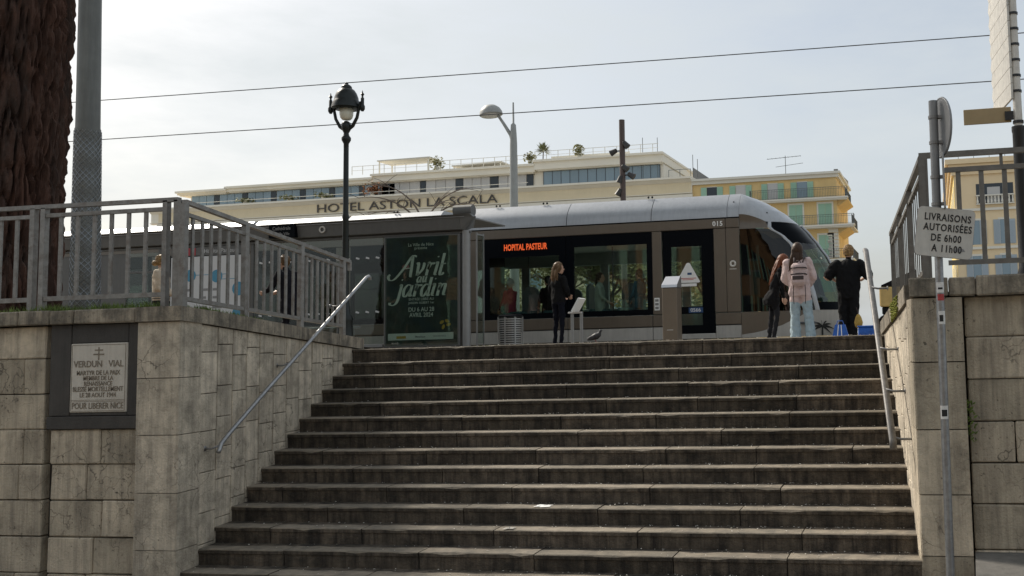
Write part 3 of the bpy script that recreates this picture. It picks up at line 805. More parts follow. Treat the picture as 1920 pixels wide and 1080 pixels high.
# ------------------------------------------------------------------ lanterns and poles
M['iron'] = mat('black_green_iron', (0.012, 0.016, 0.015), 0.38, metal=0.3, noise_amt=0.3, nscale=30)
M['opal'] = mat('opal_glass', (0.72, 0.70, 0.58), 0.3, noise_amt=0.05)
def lantern():
    cx, cy = -9.69, 14.5
    p = thing('lantern_post', 'black cast-iron lantern post with domed hood held by a forked bracket', 'street lamp', (cx, cy, 0))
    b = MB(); b.lathe([(.17, 0), (.17, .1), (.14, .18), (.12, .5), (.13, .54), (.085, .62), (.062, .9), (.055, 1.2), (.048, 2.2), (.058, 2.24), (.046, 2.3), (.042, 3.40), (.043, 3.5), (.075, 3.56), (.078, 3.60), (.05, 3.64), (.04, 3.68), (.07, 3.74), (.085, 3.80), (.07, 3.86), (.03, 3.89)], 16, (cx, cy))
    b.build('post', 'iron', p, smooth=True, angle=.9)
    for s_ in (-1, 1):
        b = MB(); b.tube([(cx+s_*.03, cy, 3.74), (cx+s_*.12, cy, 3.80), (cx+s_*.20, cy, 3.94), (cx+s_*.235, cy, 4.10), (cx+s_*.27, cy, 4.20), (cx+s_*.30, cy, 4.20)], [.032, .03, .027, .025, .025, .02], 8)
        b.lathe([(.02, 4.04), (.042, 4.08), (.042, 4.13), (.028, 4.16), (.028, 4.27), (.016, 4.28), (.016, 4.31), (.032, 4.335), (.012, 4.36), (.004, 4.40)], 8, (cx+s_*.30, cy))
        b.build('fork_arm', 'iron', p, smooth=True, angle=.9)
    b = MB(); b.lathe([(.225, 4.10), (.245, 4.115), (.235, 4.15), (.225, 4.20), (.205, 4.24), (.195, 4.26), (.19, 4.30), (.165, 4.37), (.125, 4.43), (.085, 4.455), (.088, 4.475), (.075, 4.50), (.055, 4.515), (.03, 4.53), (.028, 4.55), (.004, 4.57)], 20, (cx, cy))
    b.build('hood', 'iron', p, smooth=True, angle=.7)
    b = MB(); b.lathe([(.02, 3.905), (.07, 3.915), (.098, 3.95), (.11, 4.0), (.115, 4.10)], 16, (cx, cy)); b.build('globe', 'opal', p, smooth=True)
lantern()

M['lamp_grey'] = mat('lamp_pole_grey', (0.33, 0.335, 0.32), 0.5, metal=0.2, noise_amt=0.08)
M['lens'] = mat('lamp_lens', (0.62, 0.62, 0.58), 0.25)
def modern_lamp():
    cx, cy = -11.93, 26.0
    p = thing('street_lamp', 'grey street lamp with a tilted saucer head, behind the tram', 'street lamp', (cx, cy, 0))
    b = MB(); b.tube([(cx, cy, 0), (cx, cy, 5.9), (cx, cy, 6.2), (cx, cy, 6.45), (cx, cy, 6.5), (cx, cy, 7.12)], [.15, .105, .09, .075, .03, .022], 14); b.build('pole', 'lamp_grey', p, smooth=True, angle=.9)
    b = MB(); b.tube([(cx, cy, 5.85), (cx-.08, cy, 6.15), (cx-.3, cy, 6.5), (cx-.52, cy, 6.83)], [.06, .055, .045, .04], 10); b.build('arm', 'lamp_grey', p, smooth=True)
    b = MB(); b.lathe([(.05, .30), (.17, .27), (.27, .19), (.325, .09), (.34, .0), (.30, -.03)], 20); b.lathe([(.30, -.032), (.2, -.06), (.02, -.07)], 20, mi=1)
    b.xform(Matrix.Translation((cx-.70, cy, 6.80)) @ Matrix.Rotation(radians(-7), 4, 'Y')); b.build('head', ['lamp_grey', 'lens'], p, smooth=True, angle=.7)
modern_lamp()
M['rust_brown'] = mat('brown_pole_paint', (0.085, 0.058, 0.05), 0.5, noise_amt=0.12)
M['spot_dark'] = mat('spotlight_body', (0.05, 0.047, 0.045), 0.45, metal=0.3)
def spot_pole():
    cx, cy = -8.60, 26.0
    p = thing('spotlight_pole', 'dark brown square-topped pole carrying small spotlights, behind the tram', 'lamp post', (cx, cy, 0))
    b = MB(); b.tube([(cx, cy, 0), (cx, cy, 6.36)], .082, 16); b.build('pole', 'rust_brown', p, smooth=True, angle=.9)
    for dx, z, dirx, pitch in ((-.25, 5.43, -1, -25), (.13, 5.62, 1, -50), (.10, 4.95, 1, -40), (.28, 4.72, 1, -30), (-.06, 4.62, -1, -70), (-.1, 4.25, -1, -60)):
        b = MB(); b.lathe([(.04, -.12), (.065, -.10), (.08, .01), (.095, .09), (.08, .095), (.02, .085)], 12)
        b.xform(Matrix.Translation((cx+dx, cy-.06, z)) @ Matrix.Rotation(radians(dirx*(90-pitch)), 4, 'Y'))
        n0 = len(b.v); b.tube([(cx, cy, z+.03), (cx+dx, cy-.06, z+.02)], .02, 6); b.build('spotlight', 'spot_dark', p, smooth=True, angle=.7)
spot_pole()

M['wire'] = mat('overhead_wire', (0.05, 0.05, 0.05), 0.5)
def cable(label, p0, p1, sag):
    b = MB(); pts = []
    p0, p1 = Vector(p0), Vector(p1)
    for i in range(31):
        t = i/30; q = p0.lerp(p1, t); q.z -= sag*4*t*(1-t); pts.append(q)
    b.tube(pts, .014, 5); tag(b.build('overhead_wire', 'wire'), label, 'cable', 'overhead wires')
cable('upper of the two overhead wires crossing the sky', (-52, 24, 8.1), (18, 24, 7.2), .12)
cable('lower of the two overhead wires crossing the sky', (-52, 24, 6.85), (18, 24, 6.05), .10)

# ================================================================== tram
M['tram_brown'] = mat('tram_brown_paint', (0.135, 0.110, 0.085), 0.36, metal=0.25, coat=0.15, noise_amt=0.06, nscale=3, streak=0.08)
M['tram_silver'] = mat('tram_silver_paint', (0.40, 0.415, 0.435), 0.36, metal=0.35, coat=0.2, noise_amt=0.06, nscale=2, streak=0.12)
M['tram_white'] = mat('tram_skirt_grey', (0.42, 0.40, 0.365), 0.42, coat=0.15, noise_amt=0.1, nscale=3, streak=0.15)
M['tram_black'] = mat('tram_black_frit', (0.004, 0.005, 0.007), 0.3, spec=0.04)
M['rubber'] = mat('black_rubber', (0.010, 0.010, 0.010), 0.8, spec=0.2)
M['tram_in'] = mat('tram_interior', (0.34, 0.38, 0.37), 0.6)
M['tram_floor'] = mat('tram_floor', (0.08, 0.08, 0.085), 0.7)
M['seat'] = mat('seat_fabric', (0.05, 0.10, 0.11), 0.9, noise_amt=0.3, nscale=40)
M['seat_shell'] = mat('seat_shell', (0.09, 0.11, 0.115), 0.5)
M['led'] = mat('orange_led', (0.6, 0.1, 0.02), 0.6, emit=(1.0, 0.13, 0.03), estr=.42)
M['tram_glass'] = glass('tram_glass', (0.78, 0.83, 0.80), 0.03)
M['tram_glass_far'] = glass('tram_glass_far', (0.88, 0.95, 0.91), 0.03)
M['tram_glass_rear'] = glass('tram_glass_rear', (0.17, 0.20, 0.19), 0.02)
M['cab_glass'] = glass('cab_glass', (0.025, 0.028, 0.03), 0.03)
M['wind_glass'] = glass('windscreen_glass', (0.34, 0.47, 0.39), 0.06)

YN, YF, YC = 21.0, 23.4, 22.2
XE = -34.0                      # rear end of the modelled tram
def interp(tab, z):
    if z <= tab[0][0]: return tab[0][1]
    for (a, x), (c, y) in zip(tab, tab[1:]):
        if z <= c: t = (z-a)/(c-a); t = t*t*(3-2*t)*.3+t*.7; return x+(y-x)*t
    return tab[-1][1]
NOSE = [(.03, -2.20), (.3, -2.08), (.6, -2.03), (.86, -2.05), (1.36, -2.19), (1.8, -2.42), (2.1, -2.62), (2.39, -2.84), (2.62, -3.05), (2.85, -3.30), (3.0, -3.52), (3.1, -3.68), (3.2, -3.88), (3.27, -4.07), (3.31, -4.22)]
APIL = [(.6, -2.56), (.9, -2.62), (1.3, -2.72), (1.6, -2.84), (2.07, -3.08), (2.29, -3.28), (2.46, -3.56), (2.62, -3.56)]
NX0, NP = -4.235, 2.6
def HW(z): return 1.2 if z < 2.745 else 1.2-.36*((z-2.745)/.565)**2.2
def nose(th, z):
    c, s_ = cos(th), sin(th); e = 2/NP
    w = HW(z)
    return Vector((NX0+(interp(NOSE, z)-NX0)*abs(s_)**e, YC-w*math.copysign(abs(c)**e, c), z))
def th_at(X, z):
    f = max(0, min(1, (X-NX0)/(interp(NOSE, z)-NX0))); return math.asin(min(1, f**(NP/2)))
def ysurf(X, z): return nose(th_at(X, z), z).y
def patch(fn, nu, nv):
    b = MB()
    for i in range(nu+1):
        for j in range(nv+1): b.v.append(tuple(fn(i/nu, j/nv)))
    b.f = [(i*(nv+1)+j, (i+1)*(nv+1)+j, (i+1)*(nv+1)+j+1, i*(nv+1)+j+1) for i in range(nu) for j in range(nv)]; b.m = [0]*len(b.f)
    return b
def roof_prof(t):
    """near-side roof cover section, t 0..1 from gutter to roof edge"""
    z = 2.748+.562*sin(t*pi/2)**.9; w = HW(z); return z, w

def tram():
    T = thing('tram', 'brown and silver low-floor tram standing across the top of the stairs', 'tram', (-18, YC, 0))
    def bx(name, m, x0, x1, y0, y1, z0, z1, c=.012, parent=None): return MB().cbox(x0, x1, y0, y1, z0, z1, c).build(name, m, parent or T)
    # ---- openings on the near side (x0, x1, kind)
    door = (-6.05, -4.84)
    W = [(-10.43, -8.37), (-8.23, -6.28)]
    rear = [(-13.9, -11.95), (-16.6, -14.3), (-19.2, -16.9), (-21.8, -19.5), (-24.6, -22.3), (-27.2, -24.9), (-29.9, -27.5), (-33.4, -30.2)]
    # skirt and lower panels
    for x0, x1 in ((-6.10, -4.84), ):
        pass
    segs = [(-10.95, -8.34), (-8.33, -6.30), (-6.29, -6.06), (-4.83, -4.24)] + [(r[0]-.17, r[1]+.17) for r in rear]
    for x0, x1 in segs:
        bx('lower_panel', 'tram_brown', x0, x1, YN, YN+.08, .335, .60)
        bx('skirt_panel', 'tram_white', x0, x1, YN+.012, YN+.09, .03, .318)
    bx('door_sill', 'tram_white', -6.055, -4.835, YN+.02, YN+.1, .03, .15)
    bx('underframe', 'rubber', XE, -4.3, YN+.1, YF-.1, .02, .33)
    # pillars, header, gutter
    for x0, x1 in ((-10.95, -10.43), (-6.28, -6.055), (-4.835, -4.56), (-4.555, -4.24)): bx('pillar', 'tram_brown', x0, x1, YN, YN+.08, .61, 2.50)
    for a, c in zip(rear, rear[1:]): bx('pillar', 'tram_brown', c[1]+.004, a[0]-.004, YN, YN+.08, .61, 2.50)
    for x0, x1 in ((-10.95, -4.56), (-4.555, -4.24), (-34, -11.75)): bx('header_band', 'tram_brown', x0, x1, YN-.002, YN+.1, 2.505, 2.722)
    bx('gutter', 'rubber', XE, NX0, YN+.015, YN+.1, 2.722, 2.75)
    bx('articulation', 'rubber', -11.75, -10.95, YN+.12, YF-.12, .1, 3.0)
    for i in range(6): bx('bellows_fold', 'rubber', -11.72+i*.13, -11.66+i*.13, YN+.05, YN+.14, .1, 2.9)
    # windows: black frit frame + glass
    def window(x0, x1, z0=.61, z1=2.50, fl=.09, ft=.40, fb=.12, y=YN+.012, g='tram_glass', fr=None):
        fr = fl if fr is None else fr
        b = MB()
        for a, c, d, e in ((x0, x0+fl, z0, z1), (x1-fr, x1, z0, z1), (x0+fl, x1-fr, z1-ft, z1), (x0+fl, x1-fr, z0, z0+fb)): b.box(a, c, y, y+.05, d, e)
        w = b.build('window_frame', 'tram_black', T)
        b = MB(); b.box(x0+fl-.005, x1-fr+.005, y+.012, y+.022, z0+fb-.005, z1-ft+.005); b.build('window_pane', g, w)
        return w
    w1 = window(-10.43, -8.37, ft=.44, fl=.16)
    text('destination_display', 'HOPITAL PASTEUR', .205, (-9.36, YN-.004, 2.285), 'led', w1, xs=.60, offset=.004, extrude=.004, spacing=1.05)
    bx('window_divider', 'tram_black', -8.375, -8.225, YN+.02, YN+.07, .605, 2.505)
    window(-8.23, -6.28, ft=.27, fr=.13, fl=.06)
    for x0, x1 in rear: window(x0, x1, ft=.3, g='tram_glass_rear')
    # door leaf
    d = window(door[0]+.01, door[1]-.01, z0=.16, z1=2.49, fl=.20, ft=.36, fb=.18, fr=.28, y=YN+.03)
    d.name = 'door'
    b = MB(); b.box(-5.82, -5.1, YN+.028, YN+.036, .60, .76); b.build('door_band', 'tram_black', d)
    M['decal_blue'] = mat('decal_blue', (0.015, 0.06, 0.16), 0.4); M['decal_red'] = mat('decal_red', (0.5, 0.12, 0.1), 0.5)
    b = MB(); b.box(-5.45, -5.12, YN+.020, YN+.027, .62, .74); b.build('blue_strip', 'decal_blue', d)
    text('pictograms', '0566', .12, (-5.29, YN+.017, .68), 'white', d, extrude=.001)
    # triangular notice on the door glass
    b = MB(); tri = [(-5.72, 1.33), (-5.70, 1.305), (-5.20, 1.30), (-5.17, 1.32), (-5.40, 1.74), (-5.44, 1.755), (-5.48, 1.74)]
    b.add([(x, YN+.012, z) for x, z in tri]+[(x, YN+.018, z) for x, z in tri], [tuple(range(7)), tuple(range(13, 6, -1))]+[(i, 7+i, 7+(i+1) % 7, (i+1) % 7) for i in range(7)])
    no = b.build('warning_triangle', 'white', d)
    b = MB(); b.box(-5.64, -5.26, YN+.008, YN+.011, 1.395, 1.41); b.box(-5.58, -5.32, YN+.008, YN+.011, 1.365, 1.378); b.build('notice_text', 'decal_red', no)
    b = MB(); b.box(-5.46, -5.36, YN+.008, YN+.011, 1.48, 1.53); b.build('notice_symbol', 'decal_blue', no)
    b = MB(); b.cbox(-5.63, -5.25, YN+.012, YN+.018, 1.22, 1.285, .002); b.build('notice_strip', 'white', d)
    # button panel, fleet number, ring emblem
    bp = bx('button_panel', 'white', -6.245, -6.12, YN-.012, YN, .70, .985, .01)
    for i in range(3): bx('button', 'galv_dull', -6.225, -6.14, YN-.018, YN-.010, .73+i*.085, .785+i*.085, .01, bp)
    text('fleet_number', '015', .15, (-4.73, YN-.006, 2.605), 'white', T, offset=.004, extrude=.002, spacing=1.1)
    def ring(name, x, z, r, m, parent, y, tube=.022):
        b = MB(); b.tube([(x+r*cos(a), y, z+r*sin(a)) for a in [2*pi*i/24 for i in range(25)]], tube, 6, cap=False); return b.build(name, m, parent, smooth=True)
    ring('ring_emblem', -4.40, 1.69, .055, 'fingerpost', T, YN-.002)
    b = MB(); b.box(-4.48, -4.32, YN-.004, YN, 1.565, 1.58); b.build('emblem_lettering', 'fingerpost', T)
    # roof covers
    for x0, x1 in [(-10.9, -8.345), (-8.33, -6.295), (-6.28, -4.515)]+[(-14.1-i*2.6, -11.62-i*2.6) for i in range(8)]:
        fn = lambda u, v, a=x0, c=x1: (a+(c-a)*u, YC-(roof_prof(v)[1] if v < 1 else 0), roof_prof(v)[0] if v < 1 else 3.31)
        rp = patch(lambda u, v: (x0+(x1-x0)*u, YC-roof_prof(v)[1], roof_prof(v)[0]), 1, 12)
        n = len(rp.v)
        rp.add([(x0, YC-HW(3.309), 3.309), (x1, YC-HW(3.309), 3.309), (x1, YF-.35, 3.315), (x0, YF-.35, 3.315), (x0, YF-.01, 2.75), (x1, YF-.01, 2.75)], [(0, 1, 2, 3), (3, 2, 5, 4)])
        for x in (x0, x1): rp.add([(x, YC-roof_prof(j/12)[1], roof_prof(j/12)[0]) for j in range(13)]+[(x, YF-.35, 3.315), (x, YF-.01, 2.75)], [tuple(range(15))])
        rp.build('roof_cover', 'tram_silver', T, smooth=True, angle=.5)
        # clips standing on the roof edge
    for x in (-12.9, -10.2, -9.0, -6.4):
        for dx in (-.04, .05): MB().ball((x+dx, YC-.86, 3.345), .028, 6).build('roof_clip', 'rubber', T)
    bx('roof_cover', 'tram_silver', -4.505, NX0-.004, YN+.07, YF-.07, 2.75, 3.0, .01)
    rp = patch(lambda u, v: (-4.505+(.265)*u, YC-roof_prof(v)[1], roof_prof(v)[0]), 1, 12)
    rp.add([(-4.505, YC-HW(3.309), 3.309), (NX0-.005, YC-HW(3.309), 3.309), (NX0-.005, YF-.35, 3.309), (-4.505, YF-.35, 3.309)], [(0, 1, 2, 3)]); rp.build('roof_cover', 'tram_silver', T, smooth=True, angle=.5)
    # far side wall, floor, ceiling
    bx('far_wall', 'tram_in', XE, -4.3, YF-.08, YF, .3, .86); bx('far_header', 'tram_in', XE, -4.3, YF-.08, YF, 1.98, 2.75)
    xs = [-4.6, -6.1, -8.25, -10.4, -12.9, -15.5, -18.2, -21, -24, -27, -30, -33.9]
    for i, x in enumerate(xs):
        bx('far_pillar', 'tram_in', x-.11, x+.11, YF-.08, YF, .86, 1.98)
        if i+1 < len(xs): MB().box(xs[i+1]+.1, x-.1, YF-.045, YF-.035, .86, 1.98).build('far_window', 'tram_glass_far', T)
    bx('floor', 'tram_floor', XE, -2.6, YN+.09, YF-.09, .30, .345); bx('ceiling', 'tram_in', XE, -3.7, YN+.1, YF-.1, 2.30, 2.36)
    bx('cab_partition', 'tram_in', -4.55, -4.50, YN+.09, YF-.09, .35, 2.3)
    for x in (-9.7, -7.55, -6.35): MB().tube([(x, YC-.25, .34), (x, YC-.25, 2.3)], .018, 8).build('grab_pole', 'seat_shell', T)
    def seat(x, y, rz):
        s_ = MB(); Mx = Matrix.Translation((x, y, .34)) @ Matrix.Rotation(rz, 4, 'Z')
        s_.cbox(-.22, .22, -.22, .22, .36, .46, .04); s_.box(-.06, .06, -.06, .06, 0, .36)
        k = 10; prof = [(-.22, .45)]+[(.22*cos(pi-pi*i/k), .88+.18*sin(pi*i/k)) for i in range(k+1)]+[(.22, .45)]
        n = len(prof); s_.add([(px, .2, pz) for px, pz in prof]+[(px, .27, pz) for px, pz in prof], [tuple(range(n)), tuple(range(2*n-1, n-1, -1))]+[(i, n+i, n+(i+1) % n, (i+1) % n) for i in range(n)], 1)
        s_.xform(Mx); s_.build('passenger_seat', ['seat', 'seat_shell'], T)
    for x, y, rz in ((-9.55, 21.5, 0), (-9.0, 22.9, 0), (-7.05, 21.55, 0), (-9.9, 21.6, pi/2), (-7.75, 21.6, pi/2), (-6.62, 21.6, pi/2), (-8.9, 21.6, -pi/2), (-12.6, 21.6, pi/2), (-13.4, 21.6, -pi/2)): seat(x, y, rz)
    # ---- nose
    def pill(z): return th_at(interp(APIL, z), z)
    ZT = 2.46
    dth = .036
    def lo_col(u):                         # bottom ring: th from 0 to pi
        return pi*u
    def zc(X): return interp([(-4.24, .10), (-3.9, .14), (-3.4, .26), (-3.0, .44), (-2.78, .60)], X)
    def low(u, v, top):
        th = pi*u; X = nose(th, .3).x
        c = zc(X) if th < pi/2 else .6
        c = min(c, .6)
        return nose(th, (.03+(c-.03)*v) if not top else (c+(.6-c)*v))
    patch(lambda u, v: low(u, v, False), 40, 6).build('nose_apron', 'tram_white', T, smooth=True)
    patch(lambda u, v: low(u*.5, v, True), 24, 4).build('nose_side_panel', 'tram_brown', T, smooth=True)
    patch(lambda u, v: nose((pill(.6+(ZT-.6)*v)-dth)*u*(1-.0)+.002, .605+(ZT-.605)*v), 16, 24).build('cab_window', 'cab_glass', T, smooth=True)
    patch(lambda u, v: nose(pi-(pill(.6+(ZT-.6)*v)-dth)*u, .605+(ZT-.605)*v), 16, 24).build('cab_window', 'cab_glass', T, smooth=True)
    for sd in (0, 1):
        fl = (lambda t: t) if not sd else (lambda t: pi-t)
        def pl(u, v):
            z = .60+(2.62-.60)*v; p = nose(fl(pill(z)-dth+2*dth*u), z); p.y += (-.012 if not sd else .012)*(1-abs(2*u-1))
            return p
        patch(pl, 4, 30).build('windscreen_pillar', 'tram_silver', T, smooth=True)
    ws = lambda u, v, a, c: (lambda z: nose(pill(z)+dth+(pi-2*pill(z)-2*dth)*u, z))(a+(c-a)*v)
    wsh = patch(lambda u, v: ws(u, v, .78, 2.12), 30, 16).build('windscreen', 'wind_glass', T, smooth=True)
    patch(lambda u, v: ws(u, v, 2.12, 2.60), 30, 6).build('windscreen_top_band', 'tram_black', wsh, smooth=True)
    patch(lambda u, v: ws(u, v, .60, .78), 30, 3).build('windscreen_base_band', 'tram_black', wsh, smooth=True)
    b = MB(); b.tube([nose(1.66, .78+1.84*q/24)+Vector((.022, 0, .01)) for q in range(25)], .034, 8); b.build('windscreen_edge_trim', 'tram_silver', T, smooth=True)
    # brow over the cab side window (brushed brown), then the silver dome
    def brow(u, v):
        th = pill(2.46)*u*.98; z0 = 2.465; z1 = 2.80-.19*u**1.6
        z = z0+(z1-z0)*v; p = nose(th, z); p.y += .03*sin(pi*v)*(1-u) ; return p
    patch(brow, 16, 8).build('cab_brow', 'tram_brown', T, smooth=True)
    def dome(u, v):
        th = pi*u; tb = pill(2.46)
        f = min(th, pi-th)/tb
        z0 = 2.80-.19*min(1, f)**1.6
        z = z0+(3.31-z0)*v; return nose(th, z)
    patch(dome, 60, 20).build('nose_dome', 'tram_silver', T, smooth=True)
    b = MB(); k = 24; b.add([tuple(nose(pi*i/k, 3.309)) for i in range(k+1)], [tuple(range(k+1))]); b.build('dome_top', 'tram_silver', T)
    for X, z in ((-4.37, 3.10), (-3.62, 2.82)): MB().ball((X, (ysurf(X, z) if X > NX0 else YC-HW(z))-.004, z), .018, 6).build('roof_stud', 'rubber', T)
    for X, z in ((-2.55, 2.02), ): MB().ball((-2.50, nose(1.25, 1.75).y-.02, 1.78), .03, 8).build('marker_light', 'opal', T)
    # palm emblem on the apron
    b = MB()
    def onS(px, pz): return (px, ysurf(px, max(.05, pz))-.012, pz)
    cx, cz = -2.475, .235
    for a in (8, 38, 66, 96, 130, 160, 185, -25):
        a_ = radians(a); L_ = .235 if a > 0 else .19; pts = []
        for i in range(6):
            t = i/5; pts.append((cx+L_*t*cos(a_), cz+L_*t*sin(a_)-.10*t*t, .018*(1-t)+.013*sin(pi*t)+.002))
        vs = []
        for x, z, w in pts: vs += [onS(x, z-w), onS(x, z+w)]
        b.add(vs, [(2*i, 2*i+2, 2*i+3, 2*i+1) for i in range(5)])
    b.add([onS(cx-.014, cz), onS(cx+.014, cz), onS(cx+.006, .04), onS(cx-.03, .04)], [(0, 1, 2, 3)])
    b.build('palm_emblem', 'ink', T)
    # driver desk inside
    bx('driver_desk', 'tram_floor', -3.0, -2.5, 21.5, 22.9, .35, .95, .05)
    return T
tram()

# ================================================================== tram shelter
M['shel'] = mat('shelter_grey_paint', (0.125, 0.125, 0.12), 0.5, metal=0.15, noise_amt=0.08, nscale=5, streak=0.12)
M['shel_lt'] = mat('shelter_light_post', (0.27, 0.27, 0.265), 0.45, metal=0.3, noise_amt=0.08)
M['shel_glass'] = glass('shelter_glass', (0.80, 0.85, 0.83), 0.02)
M['poster'] = mat('poster_dark_green', (0.034, 0.050, 0.038), 0.35, noise_amt=0.75, nscale=2.6, dirt=(0.014, 0.036, 0.050), dirt_amt=0.8, dirt_scale=1.7)
M['poster_ink'] = mat('poster_white_print', (0.62, 0.66, 0.58), 0.5)
M['poster_yel'] = mat('poster_yellow', (0.45, 0.31, 0.05), 0.5); M['poster_pink'] = mat('poster_pink', (0.35, 0.13, 0.14), 0.5)
M['board'] = mat('board_white', (0.62, 0.63, 0.63), 0.45); M['board_blue'] = mat('board_blue', (0.06, 0.27, 0.42), 0.45)
M['line_red'] = mat('line_red', (0.38, 0.02, 0.03), 0.4); M['grey_ink'] = mat('grey_print', (0.25, 0.25, 0.25), 0.5)
def shelter():
    Yb = 17.0
    s_ = thing('tram_shelter', 'long grey tram shelter with glass back and lit-less poster case behind the railing', 'shelter', (-13.5, 18, 0))
    s_['label'] = 'long grey tram shelter with glass back panels behind the left railing'
    # canopy: fascia raked inwards at the bottom, flat roof
    def prof(x, dy=0): return [(x, 16.80+dy, 2.53), (x, 16.86, 2.485), (x, 16.90, 2.255), (x, 17.04, 2.235), (x, 17.14, 2.30), (x, 17.16, 2.525)]
    xa, xb = -19.4, -8.86
    b = MB(); vs = prof(xa)+prof(xb); n = 6
    b.add(vs, [tuple(range(n-1, -1, -1)), tuple(range(n, 2*n))]+[(i, n+i, n+(i+1) % n, (i+1) % n)[::-1] for i in range(n)]); can = b.build('canopy', 'shel', s_)
    e = MB(); vs = prof(xb+.004)+[(-8.66, 16.88, 2.555), (-8.62, 16.95, 2.49), (-8.80, 16.96, 2.24), (-8.80, 17.03, 2.235), (-8.70, 17.13, 2.30), (-8.66, 17.15, 2.525)]
    e.add(vs, [tuple(range(n-1, -1, -1)), tuple(range(n, 2*n))]+[(i, n+i, n+(i+1) % n, (i+1) % n)[::-1] for i in range(n)]); e.build('canopy_end', 'shel', can)
    MB().box(xa, -8.75, 16.838, 16.85, 2.482, 2.494).build('fascia_trim', 'shel_lt', can)
    b = MB(); b.cbox(-12.92, -12.34, 16.795, 16.90, 2.255, 2.525, .004); pn = b.build('stop_name_panel', 'tram_black', can); pn.rotation_euler = (0, 0, 0)
    text('stop_name', 'Cathédrale', .10, (-12.63, 16.791, 2.44), 'grey_ink', pn, extrude=.001, xs=.9); text('stop_name', 'Vieille Ville', .085, (-12.62, 16.791, 2.33), 'grey_ink', pn, extrude=.001, xs=.9)
    b = MB(); b.tube([(-11.78+.055*cos(2*pi*i/20), 16.862, 2.385+.055*sin(2*pi*i/20)) for i in range(21)], .016, 6, cap=False); b.build('ring_emblem', 'fingerpost', can)
    MB().cbox(-19.4, -8.70, 17.165, 18.55, 2.475, 2.515, .01).build('roof_plate', 'shel_lt', can)
    b = MB(); b.tube([(-9.12, 17.2, 2.65), (-8.74, 17.2, 2.65)], .115, 16); b.build('roof_cylinder', 'shel', can, smooth=True, angle=.8)
    # header transom and posts
    MB().cbox(-19, -8.7, Yb+.0, Yb+.06, 2.185, 2.232, .006).build('transom', 'shel', s_)
    MB().cbox(-19, -10.55, Yb+.0, Yb+.06, .04, .10, .006).build('base_rail', 'shel_lt', s_)
    for x in (-18.4, -17.1, -15.6, -13.45, -11.35): MB().cbox(x-.035, x+.035, Yb+.005, Yb+.065, -.05, 2.185, .008).build('post', 'shel', s_)
    b = MB(); b.tube([(-8.80, 17.03, -.06), (-8.80, 17.03, 2.24)], .08, 18); b.build('post', 'shel_lt', s_, smooth=True, angle=.8)
    # end glass and its frame
    MB().box(-8.622, -8.612, 17.1, 17.36, .06, 2.15).build('end_glass', 'shel_glass', s_)
    b = MB(); b.box(-8.63, -8.604, 17.08, 17.1, .0, 2.2); b.box(-8.63, -8.604, 17.36, 17.38, .0, 2.2); b.box(-8.63, -8.604, 17.1, 17.36, 2.15, 2.18); b.build('end_glass_frame', 'shel_lt', s_)
    # back panels
    for x0, x1 in ((-13.41, -11.39), (-11.31, -10.54)):
        MB().box(x0, x1, Yb+.028, Yb+.036, .11, 2.18).build('glass_panel', 'shel_glass', s_)
    gp = MB()
    for z in (1.80, .74):
        x = -13.3
        while x < -10.6:
            gp.add([(x, Yb+.024, z-.012), (x+.075, Yb+.024, z-.03), (x+.085, Yb+.024, z+.0), (x+.01, Yb+.024, z+.024)], [(0, 1, 2, 3)]); x += .215
    tag(gp.build('glass_markings', 'board', s_), kind='stuff')
    MB().cbox(-17.06, -16.40, Yb+.02, Yb+.05, .11, 2.12, .01).build('grey_panel', 'shel', s_)
    MB().cbox(-19, -17.14, Yb+.02, Yb+.05, .11, 2.12, .01).build('grey_panel', 'shel', s_)
    MB().box(-16.36, -15.64, Yb+.028, Yb+.036, .11, 2.12).build('glass_panel', 'shel_glass', s_)
    MB().cbox(-16.40, -15.62, Yb+.015, Yb+.06, 1.70, 1.745, .004).build('crossbar', 'shel', s_)
    # line map board
    bd = MB().cbox(-15.30, -13.50, Yb-.03, Yb+.02, .55, 1.985, .01).build('map_board', 'board', s_)
    hd = MB().cbox(-15.30, -13.50, Yb-.03, Yb+.02, 2.0, 2.18, .008).build('line_header', 'shel', s_)
    MB().box(-14.90, -14.72, Yb-.034, Yb-.028, 2.01, 2.165).build('line_badge', 'line_red', hd)
    text('line_number', '1', .14, (-14.81, Yb-.037, 2.088), 'white', hd, extrude=.001); text('line_name', 'Hôpital Pasteur', .12, (-14.15, Yb-.034, 2.085), 'board', hd, extrude=.001); text('line_number', 'P', .13, (-15.08, Yb-.034, 2.088), 'board', hd, extrude=.001)
    for x, z, r in ((-14.83, 1.60, .125), (-14.22, 1.57, .13), (-13.72, 1.30, .14), (-13.70, .80, .15)):
        b = MB(); k = 20; b.add([(x+r*cos(2*pi*i/k), Yb-.0345, z+r*sin(2*pi*i/k)) for i in range(k)]+[(x+r*cos(2*pi*i/k), Yb-.029, z+r*sin(2*pi*i/k)) for i in range(k)], [tuple(range(k))]+[(i, k+i, k+(i+1) % k, (i+1) % k) for i in range(k)]); b.build('blue_roundel', 'board_blue', bd)
    rnd = random.Random(3)
    for x in (-14.85, -14.5, -14.2):
        for z in (1.28, 1.12, .92, .72):
            MB().box(x-.11, x+.11*rnd.uniform(.3, 1), Yb-.033, Yb-.029, z, z+.05).build('map_print', 'grey_ink', bd)
    for x0, x1, z in ((-15.1, -14.0, 1.6), (-14.1, -13.75, 1.5)): MB().box(x0, x1, Yb-.032, Yb-.029, z, z+.012).build('map_line', 'board_blue', bd)
    # bench under the canopy
    b = MB(); b.cbox(-13.3, -11.5, 17.4, 17.75, .44, .48, .01); b.box(-13.2, -13.1, 17.45, 17.7, 0, .44); b.box(-11.7, -11.6, 17.45, 17.7, 0, .44); b.build('bench_seat', 'shel_lt', s_)
